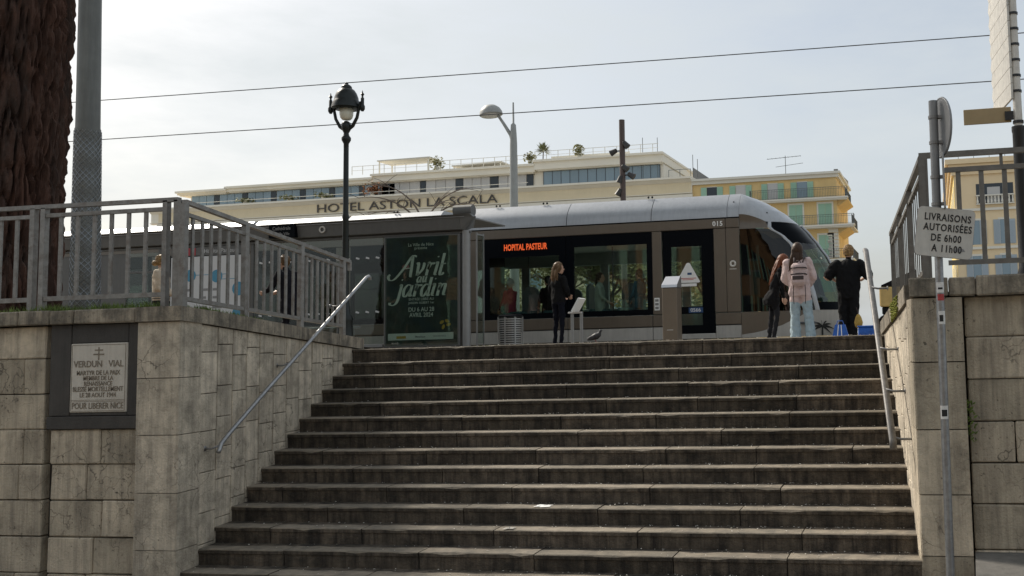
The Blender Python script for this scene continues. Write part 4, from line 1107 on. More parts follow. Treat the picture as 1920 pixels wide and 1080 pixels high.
    # poster case
    pc = MB().cbox(-10.50, -8.905, Yb-.045, Yb+.10, .02, 2.185, .012).build('poster_case', 'shel', s_)
    ps = MB().box(-10.44, -8.955, Yb-.049, Yb-.04, .10, 2.15).build('poster', 'poster', pc)
    y = Yb-.0515
    MB().box(-10.40, -9.03, y-.001, y+.004, .165, .295).build('logo_band', 'poster_ink', ps)
    MB().cbox(-10.22, -10.02, y-.003, y, .195, .245, .001).build('sponsor_logo', 'poster_yel', ps); text('sponsor_name', 'Mosaïque', .055, (-9.72, y-.003, .225), 'grey_ink', ps, extrude=.001, offset=.001); text('sponsor_name', 'VILLE DE NICE', .042, (-9.32, y-.003, .228), 'grey_ink', ps, extrude=.001)
    text('poster_line', 'La Ville de Nice', .085, (-9.71, y, 2.00), 'poster_ink', ps, extrude=.001); text('poster_line', 'présente', .075, (-9.71, y, 1.935), 'poster_ink', ps, extrude=.001)
    text('poster_line', 'ENTRÉE LIBRE AU', .068, (-9.70, y, .945), 'poster_ink', ps, extrude=.001); text('poster_line', 'JARDIN ALBERT 1er', .062, (-9.70, y, .875), 'poster_ink', ps, extrude=.001)
    text('poster_line', 'DU 6 AU 28', .115, (-9.70, y, .745), 'poster_ink', ps, extrude=.001, offset=.001, xs=.92); text('poster_line', 'AVRIL 2024', .115, (-9.70, y, .64), 'poster_ink', ps, extrude=.001, offset=.001, xs=.88)
    # title lettering drawn with a broad slanted nib
    def nib(strokes, x0, z0, sc, name, slant=.22, wnib=.030, thin=.008):
        b = MB()
        for st in strokes:
            pts = [Vector((x, z)) for x, z in st]
            fine = []
            for i in range(len(pts)-1):
                p0, p1, p2, p3 = pts[max(i-1, 0)], pts[i], pts[i+1], pts[min(i+2, len(pts)-1)]
                for k in range(6):
                    t = k/6; fine.append(.5*((2*p1)+(-p0+p2)*t+(2*p0-5*p1+4*p2-p3)*t*t+(-p0+3*p1-3*p2+p3)*t**3))
            fine.append(pts[-1]); vs = []
            for i, q in enumerate(fine):
                d = (fine[min(i+1, len(fine)-1)]-fine[max(i-1, 0)]).normalized()
                w = thin+(wnib-thin)*abs(d.y)**1.6; nn = Vector((-d.y, d.x))*w
                for sg in (-1, 1):
                    r = q*1.0+nn*sg*(1/sc) ; vs.append((x0+(r.x+slant*r.y)*sc, y, z0+r.y*sc))
            b.add(vs, [(2*i, 2*i+1, 2*i+3, 2*i+2) for i in range(len(fine)-1)])
        # both windings so the thin print shows from the front
        b.f = [tuple(f) for f in b.f]; o = b.build(name, 'poster_ink', ps); return o
    dot = lambda x, z: [(x-.035, z), (x, z+.01), (x+.035, z)]
    A_ = [[(-.95, .12), (-1.02, .0), (-.9, -.16), (-.65, -.1), (-.3, .35), (.0, .9), (.14, 1.0), (.28, .93)], [(.08, .97), (.12, .5), (.15, .02), (.22, .0)], [(-.2, .38), (.12, .40)]]
    v_ = [[(.36, .58), (.46, .62), (.48, .3), (.5, .02)], [(.5, .02), (.72, .3), (.76, .55), (.70, .62)]]
    r_ = [[(.95, .58), (1.03, .62), (1.0, .3), (.98, .0)], [(1.0, .3), (1.12, .55), (1.24, .6), (1.26, .53)]]
    i_ = [[(1.38, .56), (1.46, .62), (1.44, .3), (1.42, .06), (1.52, .02)], dot(1.44, .88)]
    l_ = [[(1.72, 1.05), (1.70, .5), (1.68, .06), (1.78, .02), (1.88, .12)], [(1.62, .52), (1.9, .55)]]
    nib(A_+v_+r_+i_+l_, -9.99, 1.395, .40, 'title_lettering')
    a2 = lambda ox: [[(ox+.42, .55), (ox+.22, .62), (ox+.04, .4), (ox+.06, .08), (ox+.2, .02), (ox+.38, .3)], [(ox+.44, .6), (ox+.42, .3), (ox+.42, .04), (ox+.54, .08)]]
    u2 = lambda ox: [[(ox+.02, .55), (ox+.1, .62), (ox+.08, .2), (ox+.16, .02), (ox+.36, .25)], [(ox+.42, .62), (ox+.4, .3), (ox+.42, .04), (ox+.52, .08)]]
    nib(a2(0)+u2(.62), -9.80, 1.268, .18, 'title_lettering', wnib=.018, thin=.006)
    j_ = [[(.02, .56), (.1, .62), (.08, .2), (.02, -.25), (-.16, -.42), (-.36, -.38), (-.38, -.28)], dot(.08, .88)]
    rr = lambda ox: [[(ox, .58), (ox+.08, .62), (ox+.05, .3), (ox+.03, .0)], [(ox+.05, .3), (ox+.17, .55), (ox+.3, .6), (ox+.32, .53)]]
    dd = lambda ox: [[(ox+.42, .55), (ox+.22, .62), (ox+.04, .4), (ox+.06, .08), (ox+.2, .02), (ox+.38, .3)], [(ox+.46, .98), (ox+.43, .5), (ox+.42, .04), (ox+.54, .08)]]
    nn_ = lambda ox: [[(ox, .58), (ox+.08, .62), (ox+.05, .3), (ox+.03, .0)], [(ox+.05, .3), (ox+.2, .56), (ox+.36, .6), (ox+.38, .4), (ox+.36, .08), (ox+.48, .04)]]
    ii = lambda ox: [[(ox, .56), (ox+.08, .62), (ox+.06, .3), (ox+.05, .06), (ox+.15, .02)], dot(ox+.08, .88)]
    nib(j_+a2(.26)+rr(.9)+dd(1.28)+ii(1.9)+nn_(2.22), -10.20, 1.0, .37, 'title_lettering')
    for dx, dz, a in ((-.05, .02, .5), (.06, .04, -.4), (-.02, -.07, 1.2), (.09, -.03, .2)):
        b = MB(); k = 10; b.add([(-9.22+dx+.05*cos(2*pi*i/k)*cos(a)-.03*sin(2*pi*i/k)*sin(a), y, .47+dz+.05*cos(2*pi*i/k)*sin(a)+.03*sin(2*pi*i/k)*cos(a)) for i in range(k)], [tuple(range(k))]); b.build('butterfly_wing', 'poster_yel', ps)
    b = MB(); k = 12; b.add([(-10.03+.075*cos(2*pi*i/k), y+.0006, 1.58+.05*sin(2*pi*i/k)) for i in range(k)], [tuple(range(k))]); b.build('pink_flower', 'poster_pink', ps)
    MB().box(-10.46, -8.94, Yb-.062, Yb-.057, .06, 2.16).build('case_glass', 'shel_glass', pc)
shelter()

# ================================================================== platform furniture
M['bronze'] = mat('machine_bronze', (0.17, 0.135, 0.10), 0.45, metal=0.3, noise_amt=0.06)
M['brushed'] = mat('brushed_metal_top', (0.55, 0.55, 0.56), 0.3, metal=0.8)
def ticket_machine():
    x0, x1, y0, y1 = -5.40, -5.09, 18.7, 19.05
    p = thing('ticket_machine', 'slim bronze ticket machine with a sloped metal top, before the tram door', 'ticket machine', (-5.24, 18.85, 0))
    b = MB(); b.cbox(x0, x1, y0, y1, -.06, 1.08, .012); bd = b.build('cabinet', 'bronze', p)
    b = MB(); vs = [(x0-.008, y0-.012, 1.085), (x1+.008, y0-.012, 1.085), (x1+.008, y1, 1.085), (x0-.008, y1, 1.085), (x0-.008, y0+.0, 1.14), (x1+.008, y0+.0, 1.14), (x1+.004, y1-.06, 1.325), (x0+.004, y1-.06, 1.325), (x1+.004, y1, 1.325), (x0+.004, y1, 1.325)]
    b.add(vs, [(0, 1, 5, 4), (4, 5, 6, 7), (7, 6, 8, 9), (2, 3, 9, 8), (0, 4, 7, 9, 3), (1, 2, 8, 6, 5), (3, 2, 1, 0)]); b.build('sloped_top', 'brushed', p)
    MB().box(x0+.09, x1-.09, y0-.004, y0+.01, .22, .235).build('slot', 'brushed', bd)
ticket_machine()
M['slat'] = mat('bin_slat_steel', (0.33, 0.33, 0.32), 0.4, metal=0.6, noise_amt=0.1)
def bin_():
    cx, cy, r = -8.12, 17.5, .245
    p = thing('litter_bin', 'round litter bin of stacked steel hoops beside the shelter', 'bin', (cx, cy, 0))
    b = MB(); b.lathe([(.2, -.06), (.2, .52)], 20, (cx, cy)); b.build('liner', 'rubber', p, smooth=True, angle=.8)
    for i in range(13):
        z = -.01+i*.043; b = MB(); b.lathe([(r-.012, z), (r, z), (r, z+.024), (r-.012, z+.024)], 24, (cx, cy)); b.build('hoop', 'slat', p)
    for k in range(8):
        a = 2*pi*k/8-pi/2; b = MB(); b.box(-.012, .012, -.006, .006, .0-.06, .56); b.xform(Matrix.Translation((cx+(r+.004)*cos(a), cy+(r+.004)*sin(a), 0)) @ Matrix.Rotation(a+pi/2, 4, 'Z')); b.build('upright', 'slat', p)
    b = MB(); b.lathe([(.235, .56), (.24, .585), (.2, .60), (.14, .60), (.13, .58)], 20, (cx, cy)); b.build('lid', 'tram_black', p, smooth=True, angle=.7)
bin_()
def lectern():
    p = thing('information_stand', 'slim two-legged information stand with a tilted panel', 'information stand', (-6.95, 18, 0))
    for x in (-7.045, -6.855): MB().cbox(x-.03, x+.03, 17.98, 18.02, -.06, .62, .008).build('leg', 'shel_lt', p)
    MB().cbox(-7.12, -6.83, 17.96, 18.04, .60, .635, .006).build('crossbar', 'brushed', p)
    b = MB(); b.box(-.02, .02, -.17, .17, 0, .30); b.xform(Matrix.Translation((-6.99, 18.0, .635)) @ Matrix.Rotation(radians(30), 4, 'Y')); b.build('tilted_panel', 'white', p)
lectern()

# ================================================================== far buildings
M['cream'] = mat('hotel_cream_render', (0.76, 0.65, 0.45), 0.85, noise_amt=0.06, nscale=.5, streak=0.05)
M['cream_lt'] = mat('hotel_pale_trim', (0.80, 0.75, 0.64), 0.8, noise_amt=0.05, nscale=.5)
M['attic'] = mat('attic_render', (0.78, 0.73, 0.63), 0.85, noise_amt=0.04, nscale=.5)
M['bluepane'] = mat('blue_window_pane', (0.19, 0.27, 0.33), 0.12, spec=0.9, rand=0.12)
M['curtain'] = mat('curtained_pane', (0.52, 0.51, 0.50), 0.35, rand=0.08)
M['dark_open'] = mat('dark_opening', (0.03, 0.04, 0.05), 0.3)
M['mullion'] = mat('dark_mullion', (0.07, 0.09, 0.11), 0.5)
M['sign_brown'] = mat('hotel_letter_brown', (0.07, 0.06, 0.052), 0.5)
M['ochre'] = mat('ochre_render', (0.72, 0.52, 0.24), 0.85, noise_amt=0.10, nscale=.7, streak=0.06)
M['shutter'] = mat('green_shutter', (0.34, 0.54, 0.41), 0.6, rand=0.1)
M['shutter_b'] = mat('blue_grey_shutter', (0.36, 0.42, 0.47), 0.6, rand=0.06)
M['offwhite'] = mat('offwhite_trim', (0.72, 0.69, 0.61), 0.75, noise_amt=0.04)
M['peach'] = mat('peach_render', (0.78, 0.62, 0.40), 0.85, noise_amt=0.06, nscale=.6)
M['peach_y'] = mat('yellow_side_render', (0.72, 0.55, 0.20), 0.85, noise_amt=0.06, nscale=.6)
M['ironwork'] = mat('balcony_iron', (0.10, 0.11, 0.11), 0.5)
M['roof_grey'] = mat('roof_grey', (0.25, 0.245, 0.235), 0.8)
M['leaf'] = mat('park_leaves', (0.34, 0.33, 0.165), 0.7, noise_amt=0.5, nscale=1.2)
M['leaf2'] = mat('olive_leaves', (0.21, 0.22, 0.11), 0.7, noise_amt=0.5, nscale=1.2)
M['russet'] = mat('russet_leaves', (0.30, 0.14, 0.07), 0.8, noise_amt=0.4, nscale=2)
M['twig'] = mat('grey_twig', (0.13, 0.10, 0.08), 0.9)
YB = 95.0
def hotel():
    h = thing('hotel_building', 'wide cream hotel with roof-terrace storey and its name in dark capitals', 'building', (-55, YB, 0))
    def bx(name, m, x0, x1, y0, y1, z0, z1, parent=None): return MB().box(x0, x1, y0, y1, z0, z1).build(name, m, parent or h)
    bx('wall', 'cream', -87, -24.05, YB, YB+18, -.2, 14.6)
    bx('string_course', 'cream_lt', -87.3, -23.9, YB-.35, YB+.0, 14.55, 14.85)
    bx('parapet', 'cream', -87.2, -24.02, YB-.10, YB+18, 14.85, 16.35)
    b = MB()                                           # moulded cornice
    prof = [(0.0, 14.86), (-.3, 14.95), (-.3, 15.02), (-.12, 15.05), (-.12, 16.05), (-.3, 16.15), (-.55, 16.35), (-.75, 16.42), (-.75, 16.62), (-.2, 16.66), (.2, 16.66), (.2, 14.86)]
    n = len(prof)
    vs = [(x, YB-.10+p[0], p[1]) for x in (-88.2, -23.95) for p in prof]
    b.add(vs, [tuple(range(n)), tuple(range(2*n-1, n-1, -1))]+[(i, n+i, n+(i+1) % n, (i+1) % n) for i in range(n)]); co = b.build('cornice', 'cream_lt', h)
    MB().box(-87.2, -24.02, YB-.24, YB-.2, 15.04, 16.06).build('frieze', 'cream', co)
    # lower-storey windows
    for i in range(20):
        x = -84.6+i*3.1
        for z in (2.0, 5.4, 8.8, 11.8):
            w = bx('window', 'offwhite', x-.75, x+.75, YB-.06, YB+.1, z-.1, z+2.4); bx('pane', 'bluepane', x-.6, x+.6, YB-.08, YB-.05, z, z+2.25, w)
    t = text('hotel_name', 'HOTEL ASTON LA SCALA', 1.30, (-56.1, YB-.36, 15.52), 'sign_brown', h, offset=-.006, extrude=.05)
    w = t.dimensions.x or 14; 
    xs = [v.co.x for v in t.data.vertices]; k = 21.45/(max(xs)-min(xs))
    for v in t.data.vertices: v.co.x *= k
    letters('sign_letter', t)
    # set-back attic storey
    ya = YB+2.2; kx = ya/YB
    bx('attic_wall', 'attic', -83.4*kx, -41.2*kx, ya+.25, ya+14, 16.4, 18.4)
    bx('attic_wall', 'attic', -41.2*kx, -27.0*kx, ya+.12, ya+14, 16.4, 18.6)
    for x0, x1, z0, z1, y in ((-84.6, -78.2, 18.35, 18.95, -.5), (-78.2, -60, 18.40, 19.15, -.5), (-60, -41, 18.45, 19.50, -.5), (-41.0, -26.9, 18.62, 19.85, -.7)):
        r = bx('attic_roof_band', 'cream_lt', x0*kx, x1*kx, ya+y, ya+14, z0+.12, z1)
        bx('roof_moulding', 'cream_lt', x0*kx-.1, x1*kx+.1, ya+y-.25, ya+14.2, z1-.3, z1-.06, r)
        bx('soffit', 'attic', x0*kx+.2, x1*kx-.2, ya+y+.2, ya+13.8, z0, z0+.118, r)
    def pane(x0, x1, z0, z1, m, y=ya): return bx('attic_pane', m, x0*kx+.03, x1*kx-.03, y+.14, y+.2, z0, z1)
    x = -83.2
    while x < -61:
        for k in range(3):
            pane(x, x+.98, 16.75, 18.36, 'bluepane'); x += .98
        pane(x, x+.7, 16.75, 18.36, 'dark_open'); x += .72
    pane(-60.4, -59.6, 16.75, 18.45, 'dark_open')
    for x0, x1, n_ in ((-59.5, -54.6, 4), (-53.9, -50.4, 3), (-49.5, -46.4, 3), (-45.4, -42.2, 3)):
        for k in range(n_): pane(x0+(x1-x0)*k/n_, x0+(x1-x0)*(k+1)/n_, 16.75, 18.45, 'curtain')
    for x0, x1 in ((-54.6, -53.9), (-50.4, -49.5), (-46.4, -45.4), (-42.2, -41.4)): pane(x0, x1, 16.75, 18.45, 'dark_open')
    for k in range(13): pane(-40.2+.985*k, -40.2+.985*(k+1), 16.85, 18.58, 'bluepane', ya-.15)
    for k in range(14): bx('mullion', 'mullion', (-40.2+.985*k)*kx-.035, (-40.2+.985*k)*kx+.035, ya-.03, ya+.1, 16.8, 18.6)
    bx('terrace_rail', 'offwhite', -84, -42, YB+.0, YB+.04, 17.10, 17.15)
    # roof terrace railings
    r = MB()
    for x0, x1, z in ((-62.5, -41.3, 19.5), (-41, -27.4, 19.85)):
        pz = 1.0 if x0 < -50 else .95
        b = MB(); b.box(x0*kx, x1*kx, ya-.4, ya-.36, z+pz-.05, z+pz); b.box(x0*kx, x1*kx, ya-.4, ya-.36, z+pz*.5, z+pz*.5+.03)
        x = x0
        while x <= x1: b.box(x*kx-.025, x*kx+.025, ya-.41, ya-.35, z, z+pz); x += 1.3
        b.build('roof_railing', 'offwhite', h)
    bx('roof_screen', 'offwhite', -39.8*kx, -31*kx, ya+1.2, ya+1.3, 19.85, 20.45)
    bx('side_terrace', 'cream_lt', -26.9*kx, -24.05, YB+1, YB+12, 16.4, 16.75)
    b = MB(); b.box(-26.5, -24.1, YB+.1, YB+.14, 17.5, 17.55); [b.box(x, x+.05, YB+.1, YB+.14, 16.66, 17.5) for x in (-26.5, -25.3, -24.15)]; b.build('terrace_railing', 'ironwork', h)
    b = MB(); b.prism([(-24.6, YB+3), (-22.4, YB+3), (-22.4, YB+8), (-24.6, YB+8)], 16.4, [18.2, 16.6, 16.6, 18.2]); b.build('side_roof', 'roof_grey', h)
    for x, zt in ((-24.4, 19.4), (-23.9, 18.9), (-29.2*kx, 21.6), (-27.6*kx, 21.5)): MB().tube([(x, ya, 17), (x, ya, zt)], .035, 5).build('antenna_rod', 'ironwork', h)
hotel()
M['canvas'] = mat('awning_canvas', (0.55, 0.53, 0.47), 0.8)
def pergola(label, x0, x1, z0, z1, dz):
    y = YB+3.4; k = y/YB; x0 *= k; x1 *= k; z1 *= k
    p = thing('roof_pergola', label, 'pergola', ((x0+x1)/2, y, z0))
    for x in (x0, x1):
        for yy in (y, y+2.6): MB().box(x-.06, x+.06, yy-.06, yy+.06, z0, z1+(dz if x == x1 else 0)).build('post', 'offwhite', p)
    b = MB(); b.add([(x0-.2, y-.2, z1), (x1+.2, y-.2, z1+dz), (x1+.2, y+2.8, z1+dz), (x0-.2, y+2.8, z1), (x0-.2, y-.2, z1+.13), (x1+.2, y-.2, z1+.13+dz), (x1+.2, y+2.8, z1+.13+dz), (x0-.2, y+2.8, z1+.13)],
                    [(3, 2, 1, 0), (4, 5, 6, 7), (0, 1, 5, 4), (1, 2, 6, 5), (2, 3, 7, 6), (3, 0, 4, 7)]); b.build('canvas_roof', 'canvas', p)
pergola('flat canvas pergola standing highest on the hotel roof, left', -59.4, -53.5, 19.4, 20.45, .06)
pergola('low canvas pergola on the hotel roof between shrub and lamp', -50.5, -45.1, 19.4, 19.35, .12)

def leaf_blob(b, c, r, n, size, rnd, flat=1.0, mi=None):
    for k in range(n):
        d = Vector((rnd.gauss(0, 1), rnd.gauss(0, 1), rnd.gauss(0, 1)*flat)); d = d/max(1, d.length*.75)*r if d.length > 1.6 else d*r*.55
        p = Vector(c)+d; a = rnd.uniform(0, 6.28); s_ = size*rnd.uniform(.6, 1.3)
        e1 = Vector((cos(a), sin(a), rnd.uniform(-.7, .7)))*s_; e2 = Vector((-sin(a), cos(a), rnd.uniform(-.7, .7)))*s_*.55
        b.add([p-e1, p+e2, p+e1*.9, p-e2], [(0, 1, 2, 3)], mi)
def potted(label, x, z, h, r, seed, palm=False, m='leaf2', name='roof_shrub', y=YB+2.0):
    rnd = random.Random(seed); p = thing(name, label, 'shrub', (x, y, z))
    MB().lathe([(.18, z), (.26, z+.4)], 8, (x, y)).build('pot', 'offwhite', p)
    if palm:
        MB().tube([(x, y, z+.3), (x+.05, y, z+h*.62)], .06, 6).build('stem', 'twig', p); b = MB()
        for k in range(110):
            a = rnd.uniform(0, 6.28); e = rnd.uniform(-.4, 1.3); L_ = r*rnd.uniform(.7, 1.1); d = Vector((cos(a)*cos(e), sin(a)*cos(e), sin(e)))
            c = Vector((x+.05, y, z+h*.62)); s_ = d.cross(Vector((0, 0, 1))); s_ = (s_.normalized() if s_.length > .1 else Vector((1, 0, 0)))*.1
            b.add([c+d*.15, c+d*L_*.6+s_, c+d*L_, c+d*L_*.6-s_], [(0, 1, 2, 3)])
        b.build('crown', m, p)
    else:
        b = MB(); leaf_blob(b, (x, y, z+.35+h*.45), max(r, h*.45), 260, .17, rnd, flat=h/(2*r)); b.build('crown', m, p)
    return p
potted('tufted palm-like shrub standing tallest on the hotel roof', -41.1, 19.5, 2.1, 1.05, 1, True)
potted('pale bushy shrub beside the first roof pergola', -53.6, 19.45, 1.1, .6, 2, m='leaf')
potted('low round shrub left of the tufted roof palm', -42.6, 19.5, .8, .5, 3, m='leaf')
potted('small upright shrub before the roof railing, right of the palm', -37.0, 19.85, 1.0, .35, 4, m='leaf')
for i, (x, lab) in enumerate(((-76.5, 'leftmost dark planter shrub on the hotel terrace edge'), (-70.9, 'second dark planter shrub from the left on the hotel terrace'), (-66.6, 'dark planter shrub above the letter H of the hotel name'))):
    potted(lab, x, 16.66, .35, .7, 20+i, y=YB+.5, name='terrace_shrub')
potted('russet terrace shrub right of the black lantern post', -60.6, 16.66, 1.1, .75, 31, m='russet', y=YB+.6, name='terrace_shrub')

def shut_window(h, x, z0, z1, w, y, open_=True, frame='offwhite', sh='shutter', pane='dark_open', bordr=True):
    b = MB()
    if bordr:
        for a, c, d, e in ((x-w/2-.16, x-w/2, z0, z1+.18), (x+w/2, x+w/2+.16, z0, z1+.18), (x-w/2, x+w/2, z1, z1+.18)): b.box(a, c, y-.05, y+.05, d, e)
    else: b.box(x-w/2, x+w/2, y-.03, y+.02, z1, z1+.06)
    f = b.build('window', frame, h)
    if open_:
        MB().box(x-w/2, x+w/2, y-.02, y+.01, z0, z1).build('pane', pane, f)
        ls = ((x-w/2-.62, x-w/2-.02), (x+w/2+.02, x+w/2+.62)); yy = y-.09
    else: ls = ((x-w/2, x-.012), (x+.012, x+w/2)); yy = y-.03
    for a, c in ls:
        b = MB(); b.box(a, c, yy, yy+.05, z0, z1)
        n = max(6, int((z1-z0)/.16))
        for i in range(n): z = z0+.08+(z1-z0-.16)*i/n; b.box(a+.07, c-.07, yy-.02, yy+.0, z, z+.06)
        b.build('shutter', sh, f)
    return f
def balcony(h, x0, x1, z, y, depth=.95, rail=1.0, xr=None, slab='offwhite', name='balcony'):
    b = MB(); b.box(x0, x1, y-depth, y, z-.16, z); b.box(x0+.1, x1-.1, y-depth+.1, y, z-.30, z-.162); s_ = b.build(name, slab, h)
    b = MB(); yr = y-depth+.06
    b.box(x0+.05, x1-.05, yr-.02, yr+.02, z+rail-.04, z+rail); b.box(x0+.05, x1-.05, yr-.012, yr+.012, z+.08, z+.11); b.box(x0+.05, x1-.05, yr-.012, yr+.012, z+rail*.78, z+rail*.78+.025)
    x = x0+.06
    while x < x1: b.box(x-.011, x+.011, yr-.011, yr+.011, z, z+rail); x += .16
    for xx in (x0+.06, x1-.06):
        b.box(xx-.015, xx+.015, yr, y, z+rail-.04, z+rail)
        yy = yr
        while yy < y: b.box(xx-.011, xx+.011, yy-.011, yy+.011, z, z+rail); yy += .16
    r = b.build('railing', 'ironwork', s_); tag(r, kind='stuff'); return s_
def ochre_house():
    h = thing('ochre_house', 'ochre apartment house with green shutters and iron balconies, right of the hotel', 'building', (-16, YB, 0))
    xa, xb = -23.95, -9.15; y = YB
    b = MB(); b.box(xa, xb, y, y+12, -.2, 15.75); b.build('wall', 'ochre', h)
    b = MB(); b.box(xa, xb+.25, y-.25, y+12.2, 15.76, 16.1); b.box(xa, xb+.45, y-.5, y+12.4, 16.1, 16.32); b.build('roof_cornice', 'offwhite', h)
    MB().prism([(xa, y-.3), (xb+.2, y-.3), (xb+.2, y+12), (xa, y+12)], 16.32, [16.36, 16.36, 17.2, 17.2]).build('roof', 'roof_grey', h)
    for i, (x, o) in enumerate(((-21.9, 1), (-18.9, 1), (-15.6, 1), (-12.6, 1))):
        shut_window(h, x, 13.85, 15.45, 1.05, y, True, pane=['dark_open', 'curtain', 'curtain', 'bluepane'][i], bordr=False)
    balcony(h, -17.9, -8.0, 13.72, y, .8)
    MB().box(xa, -17.9, y-.2, y, 13.5, 13.7).build('string_course', 'offwhite', h)
    for x in (-21.6, -17.4, -13.3, -10.35): shut_window(h, x, 10.98, 13.15, 1.35, y, False)
    balcony(h, -14.6, -7.4, 10.92, y, 1.15); MB().box(xa, -14.6, y-.2, y, 10.7, 10.9).build('string_course', 'offwhite', h)
    for x in (-21.6, -17.4, -13.3, -10.4): shut_window(h, x, 7.7, 10.0, 1.35, y, False)
    for x in (-21.6, -17.4, -13.3, -10.4): shut_window(h, x, 4.3, 6.6, 1.35, y, False)
    balcony(h, -14.6, -7.6, 7.5, y, 1.0)
    for i in range(9): z = 7.7+i*.36; MB().box(xb-1.05+(.12 if i % 2 else 0), xb+.03, y-.05, y+.9, z, z+.31).build('quoin', 'offwhite', h)
    # right flank, with deep bracketed balconies
    for z in (7.6, 10.95, 13.75):
        b = MB(); b.box(xb, xb+1.5 if z < 13 else xb+.9, y-.3, y+7, z-.16, z); b.build('side_balcony', 'offwhite', h)
        b = MB(); b.prism([(xb, y+.2), (xb+1.1, y+.2), (xb+1.1, y+6.5), (xb, y+6.5)], [z-.9, z-.25, z-.25, z-.9], z-.162); b.build('side_bracket', 'ochre', h)
        b = MB(); x = xb+1.44 if z < 13 else xb+.84; b.box(x-.02, x+.02, y-.2, y+6.9, z+.96, z+1.0)
        yy = y-.2
        while yy < y+7: b.box(x-.011, x+.011, yy-.011, yy+.011, z, z+.96); yy += .2
        tag(b.build('side_railing', 'ironwork', h), kind='stuff')
    MB().box(xb-.3, xb+.1, y+1, y+1.6, 16.4, 16.75).build('chimney', 'roof_grey', h)
ochre_house()
def aerial():
    p = thing('roof_aerial', 'spindly television aerial on the ochre house roof', 'aerial', (-14.3, YB+.6, 16.4))
    MB().tube([(-14.3, YB+.6, 16.4), (-14.3, YB+.6, 18.35)], .035, 5).build('mast', 'ironwork', p)
    MB().tube([(-16.2, YB+.6, 18.1), (-12.7, YB+.6, 18.25)], .025, 4).build('boom', 'ironwork', p)
    for i in range(9): x = -16.1+i*.42; MB().tube([(x, YB+.3, 18.12+i*.015), (x, YB+.9, 18.12+i*.015)], .016, 4).build('element', 'ironwork', p)
    MB().tube([(-15.3, YB+.6, 17.25), (-12.5, YB+.6, 17.5)], .022, 4).build('lower_boom', 'ironwork', p)
aerial()
def peach_house():
    h = thing('peach_house', 'cream and peach apartment house seen through the right railing', 'building', (10, YB, 0))
    y = YB; xa, xb = 2.35, 24.0
    b = MB(); b.box(xa, xb, y, y+26, -.2, 15.2); b.build('wall', 'peach', h)
    MB().box(xa-.03, xa, y+.02, y+26, 0, 15.2).build('flank_render', 'peach_y', h)
    for z0, z1, d in ((15.2, 15.7, .25), (15.72, 16.2, .5), (16.22, 16.7, .8)): MB().box(xa-d, xb+d, y-d, y+26+d, z0, z1).build('cornice', 'peach', h)
    for z in (11.75, 8.0, 4.3): MB().box(xa-.15, xb, y-.18, y+.01, z-.12, z+.12).build('string_course', 'offwhite', h)
    for x in (6.15, 11.5, 17): 
        o = MB().box(x-1.75, x+1.75, y-.015, y+.02, 12.25, 14.25).build('loggia', 'dark_open', h)
        MB().box(x-.7, x+.5, y-.03, y-.017, 12.25, 13.9).build('loggia_door', 'curtain', o)
        b = MB(); b.box(x-1.8, x+1.8, y-.32, y-.05, 12.2, 12.3); b.box(x-1.8, x+1.8, y-.32, y-.05, 13.02, 13.14); bl = b.build('balustrade', 'offwhite', h)
        for i in range(11): xx = x-1.65+i*.33; MB().lathe([(.05, 12.3), (.11, 12.45), (.06, 12.75), (.09, 13.0)], 8, (xx, y-.18)).build('baluster', 'offwhite', bl)
    for i, x in enumerate((4.2, 6.9, 11, 14.5, 18)):
        for z in (8.35, 4.9, 1.2): shut_window(h, x, z, z+2.35, .8, y, True, sh='shutter_b', pane='bluepane')
    b = MB(); b.box(2.9, 12, y+2, y+2.04, 17.6, 17.65); [b.box(x, x+.05, y+2, y+2.04, 16.7, 17.6) for x in (2.9, 4.4, 5.9, 7.4, 8.9)]; b.build('roof_railing', 'ironwork', h)
    for i in range(5):
        for z in (8.6, 5.2, 12.2): MB().box(xa-.06, xa-.031, y+2+i*4.5, y+3.1+i*4.5, z, z+2.2).build('flank_window', 'shutter_b', h)
peach_house()

# ================================================================== park trees beyond the tram
def branch(b, rnd, p, d, L_, r, depth, tips, droop=0.0, spread=.55):
    pts = [p]; q = p.copy(); dd = d.copy(); n = 4
    for i in range(n):
        dd = (dd+Vector((rnd.gauss(0, .13), rnd.gauss(0, .13), rnd.gauss(0, .1)-droop))).normalized(); q = q+dd*L_/n; pts.append(q.copy())
    b.tube(pts, [r*(1-.12*i) for i in range(n+1)], 6 if depth > 1 else 4, cap=False)
    if depth == 0: tips.append(q); return
    for k in range(rnd.randint(2, 3)+(1 if depth > 2 else 0)):
        a = rnd.uniform(0, 6.28); side = Vector((cos(a), sin(a), rnd.uniform(-.2, .7))).normalized()
        branch(b, rnd, pts[rnd.randint(2, n)], (dd*(1-spread)+side*spread).normalized(), L_*rnd.uniform(.6, .78), r*.55, depth-1, tips, droop, spread)
    tips.append(q)
def park_tree(label, x, y, h, seed, leaves=True, m='leaf', name='park_tree', group='trees in the park behind the tram', droop=0.0, nleaf=62, ls=.10):
    rnd = random.Random(seed); t = thing(name, label, 'tree', (x, y, 0), group=group)
    tips = []; b = MB(); tr = MB(); tr.tube([(x, y, -.05), (x+.04, y, h*.18), (x, y, h*.36)], [.16, .12, .10], 9); tr.build('trunk', 'twig', t, smooth=True)
    for k in range(5):
        a = k*1.256+rnd.uniform(-.3, .3); branch(b, rnd, Vector((x, y, h*.34)), Vector((cos(a)*.7, sin(a)*.7, 1)).normalized(), h*.27, .06, 3, tips, droop)
    b.build('limbs', 'twig', t)
    if leaves:
        b = MB()
        for q in tips:
            if q.z < h*.98: leaf_blob(b, q, .42, int(nleaf*rnd.uniform(.3, 1)), ls, rnd)
        b.build('crown', m, t)
    return t
